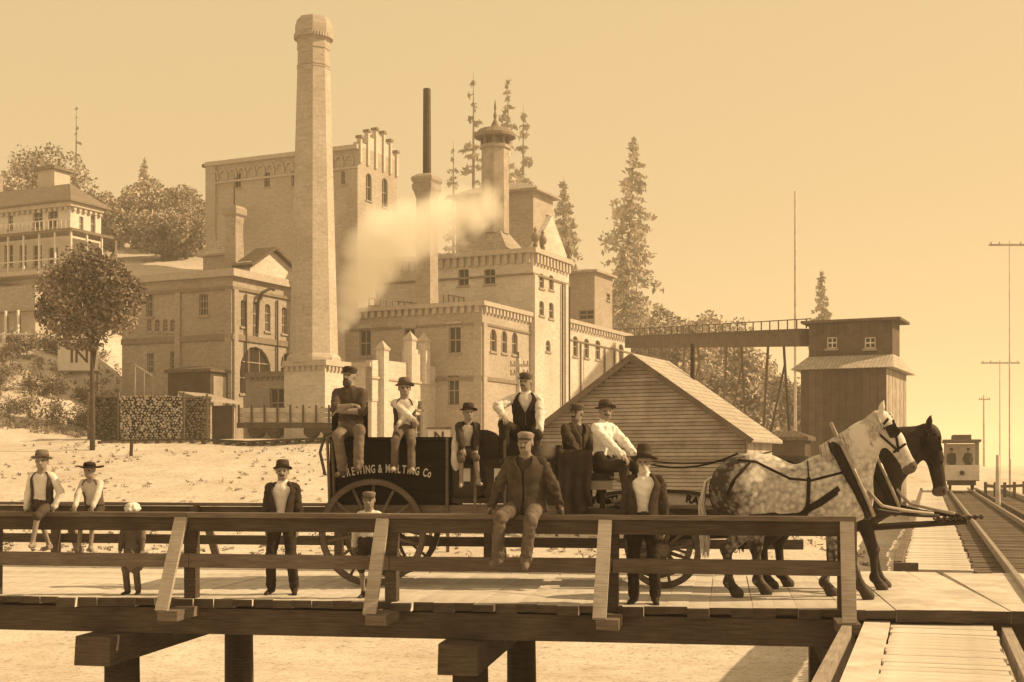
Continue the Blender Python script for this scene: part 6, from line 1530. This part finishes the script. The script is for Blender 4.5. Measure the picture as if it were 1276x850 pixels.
# ------------------------------------------------------------------ steam and haze
stm = bpy.data.meshes.new('steam')
def vol(name, color, dens, noise_=None, puffs=()):
    m = bpy.data.materials.new(name); m.use_nodes = True; n = m.node_tree; n.nodes.clear()
    o = n.nodes.new('ShaderNodeOutputMaterial'); v = n.nodes.new('ShaderNodeVolumePrincipled'); n.links.new(v.outputs[0], o.inputs['Volume'])
    v.inputs['Color'].default_value = color; v.inputs['Density'].default_value = dens; v.inputs['Anisotropy'].default_value = .2 if not noise_ else 0.0
    if noise_:
        def nd(t): return n.nodes.new(t)
        def mth(op, p, q):
            m_ = nd('ShaderNodeMath'); m_.operation = op
            for i, w in enumerate((p, q)):
                if isinstance(w, (int, float)): m_.inputs[i].default_value = w
                else: n.links.new(w, m_.inputs[i])
            return m_.outputs[0]
        tc = nd('ShaderNodeTexCoord'); no = nd('ShaderNodeTexNoise'); no.inputs['Scale'].default_value = noise_; no.inputs['Detail'].default_value = 7; no.inputs['Roughness'].default_value = .6; n.links.new(tc.outputs['Object'], no.inputs[0])
        fall = None
        for c, r, k_ in puffs:
            ds = nd('ShaderNodeVectorMath'); ds.operation = 'DISTANCE'; n.links.new(tc.outputs['Object'], ds.inputs[0]); ds.inputs[1].default_value = c
            f_ = mth('MULTIPLY', mth('MAXIMUM', mth('SUBTRACT', 1.0, mth('DIVIDE', ds.outputs['Value'], r)), 0.0), k_)
            fall = f_ if fall is None else mth('MAXIMUM', fall, f_)
        n.links.new(mth('MULTIPLY', mth('MAXIMUM', mth('SUBTRACT', mth('ADD', fall, mth('MULTIPLY', no.outputs[0], .9)), .62), 0.0), dens), v.inputs['Density'])
    return m
sp_ = [(428, 404, 14, 1.2), (434, 388, 24, 1.2), (444, 366, 34, 1.2), (455, 344, 44, 1.2), (468, 320, 54, 1.15), (490, 300, 60, 1.0), (518, 286, 60, .85), (550, 274, 58, .7), (582, 264, 50, .6), (606, 256, 40, .5)]
org = at(430, 400, 86)
puffs = [(tuple(at(px, py, 86.0) - org), r * 86 / F, k_) for px, py, r, k_ in sp_]
prs = [El(c, (r, r, r), 0, .2) for c, r, k_ in puffs]
me = sdf_mesh(prs, .16, [vol('steam_volume', (1, .99, .96, 1), 2.0, .40, puffs)], 'steam'); o = bpy.data.objects.new('steam', me); col.objects.link(o); o.location = org
tag(o, 'white steam drifting up past the great chimney and the roof stack', 'steam', kind='stuff')
hz = MB().box(-2650, 2650, -70, 2950, -4.5, 62).build('haze', vol('haze_volume', (1.0, .93, .80, 1), .0009)); tag(hz, 'pale haze filling the air', 'haze', kind='stuff')
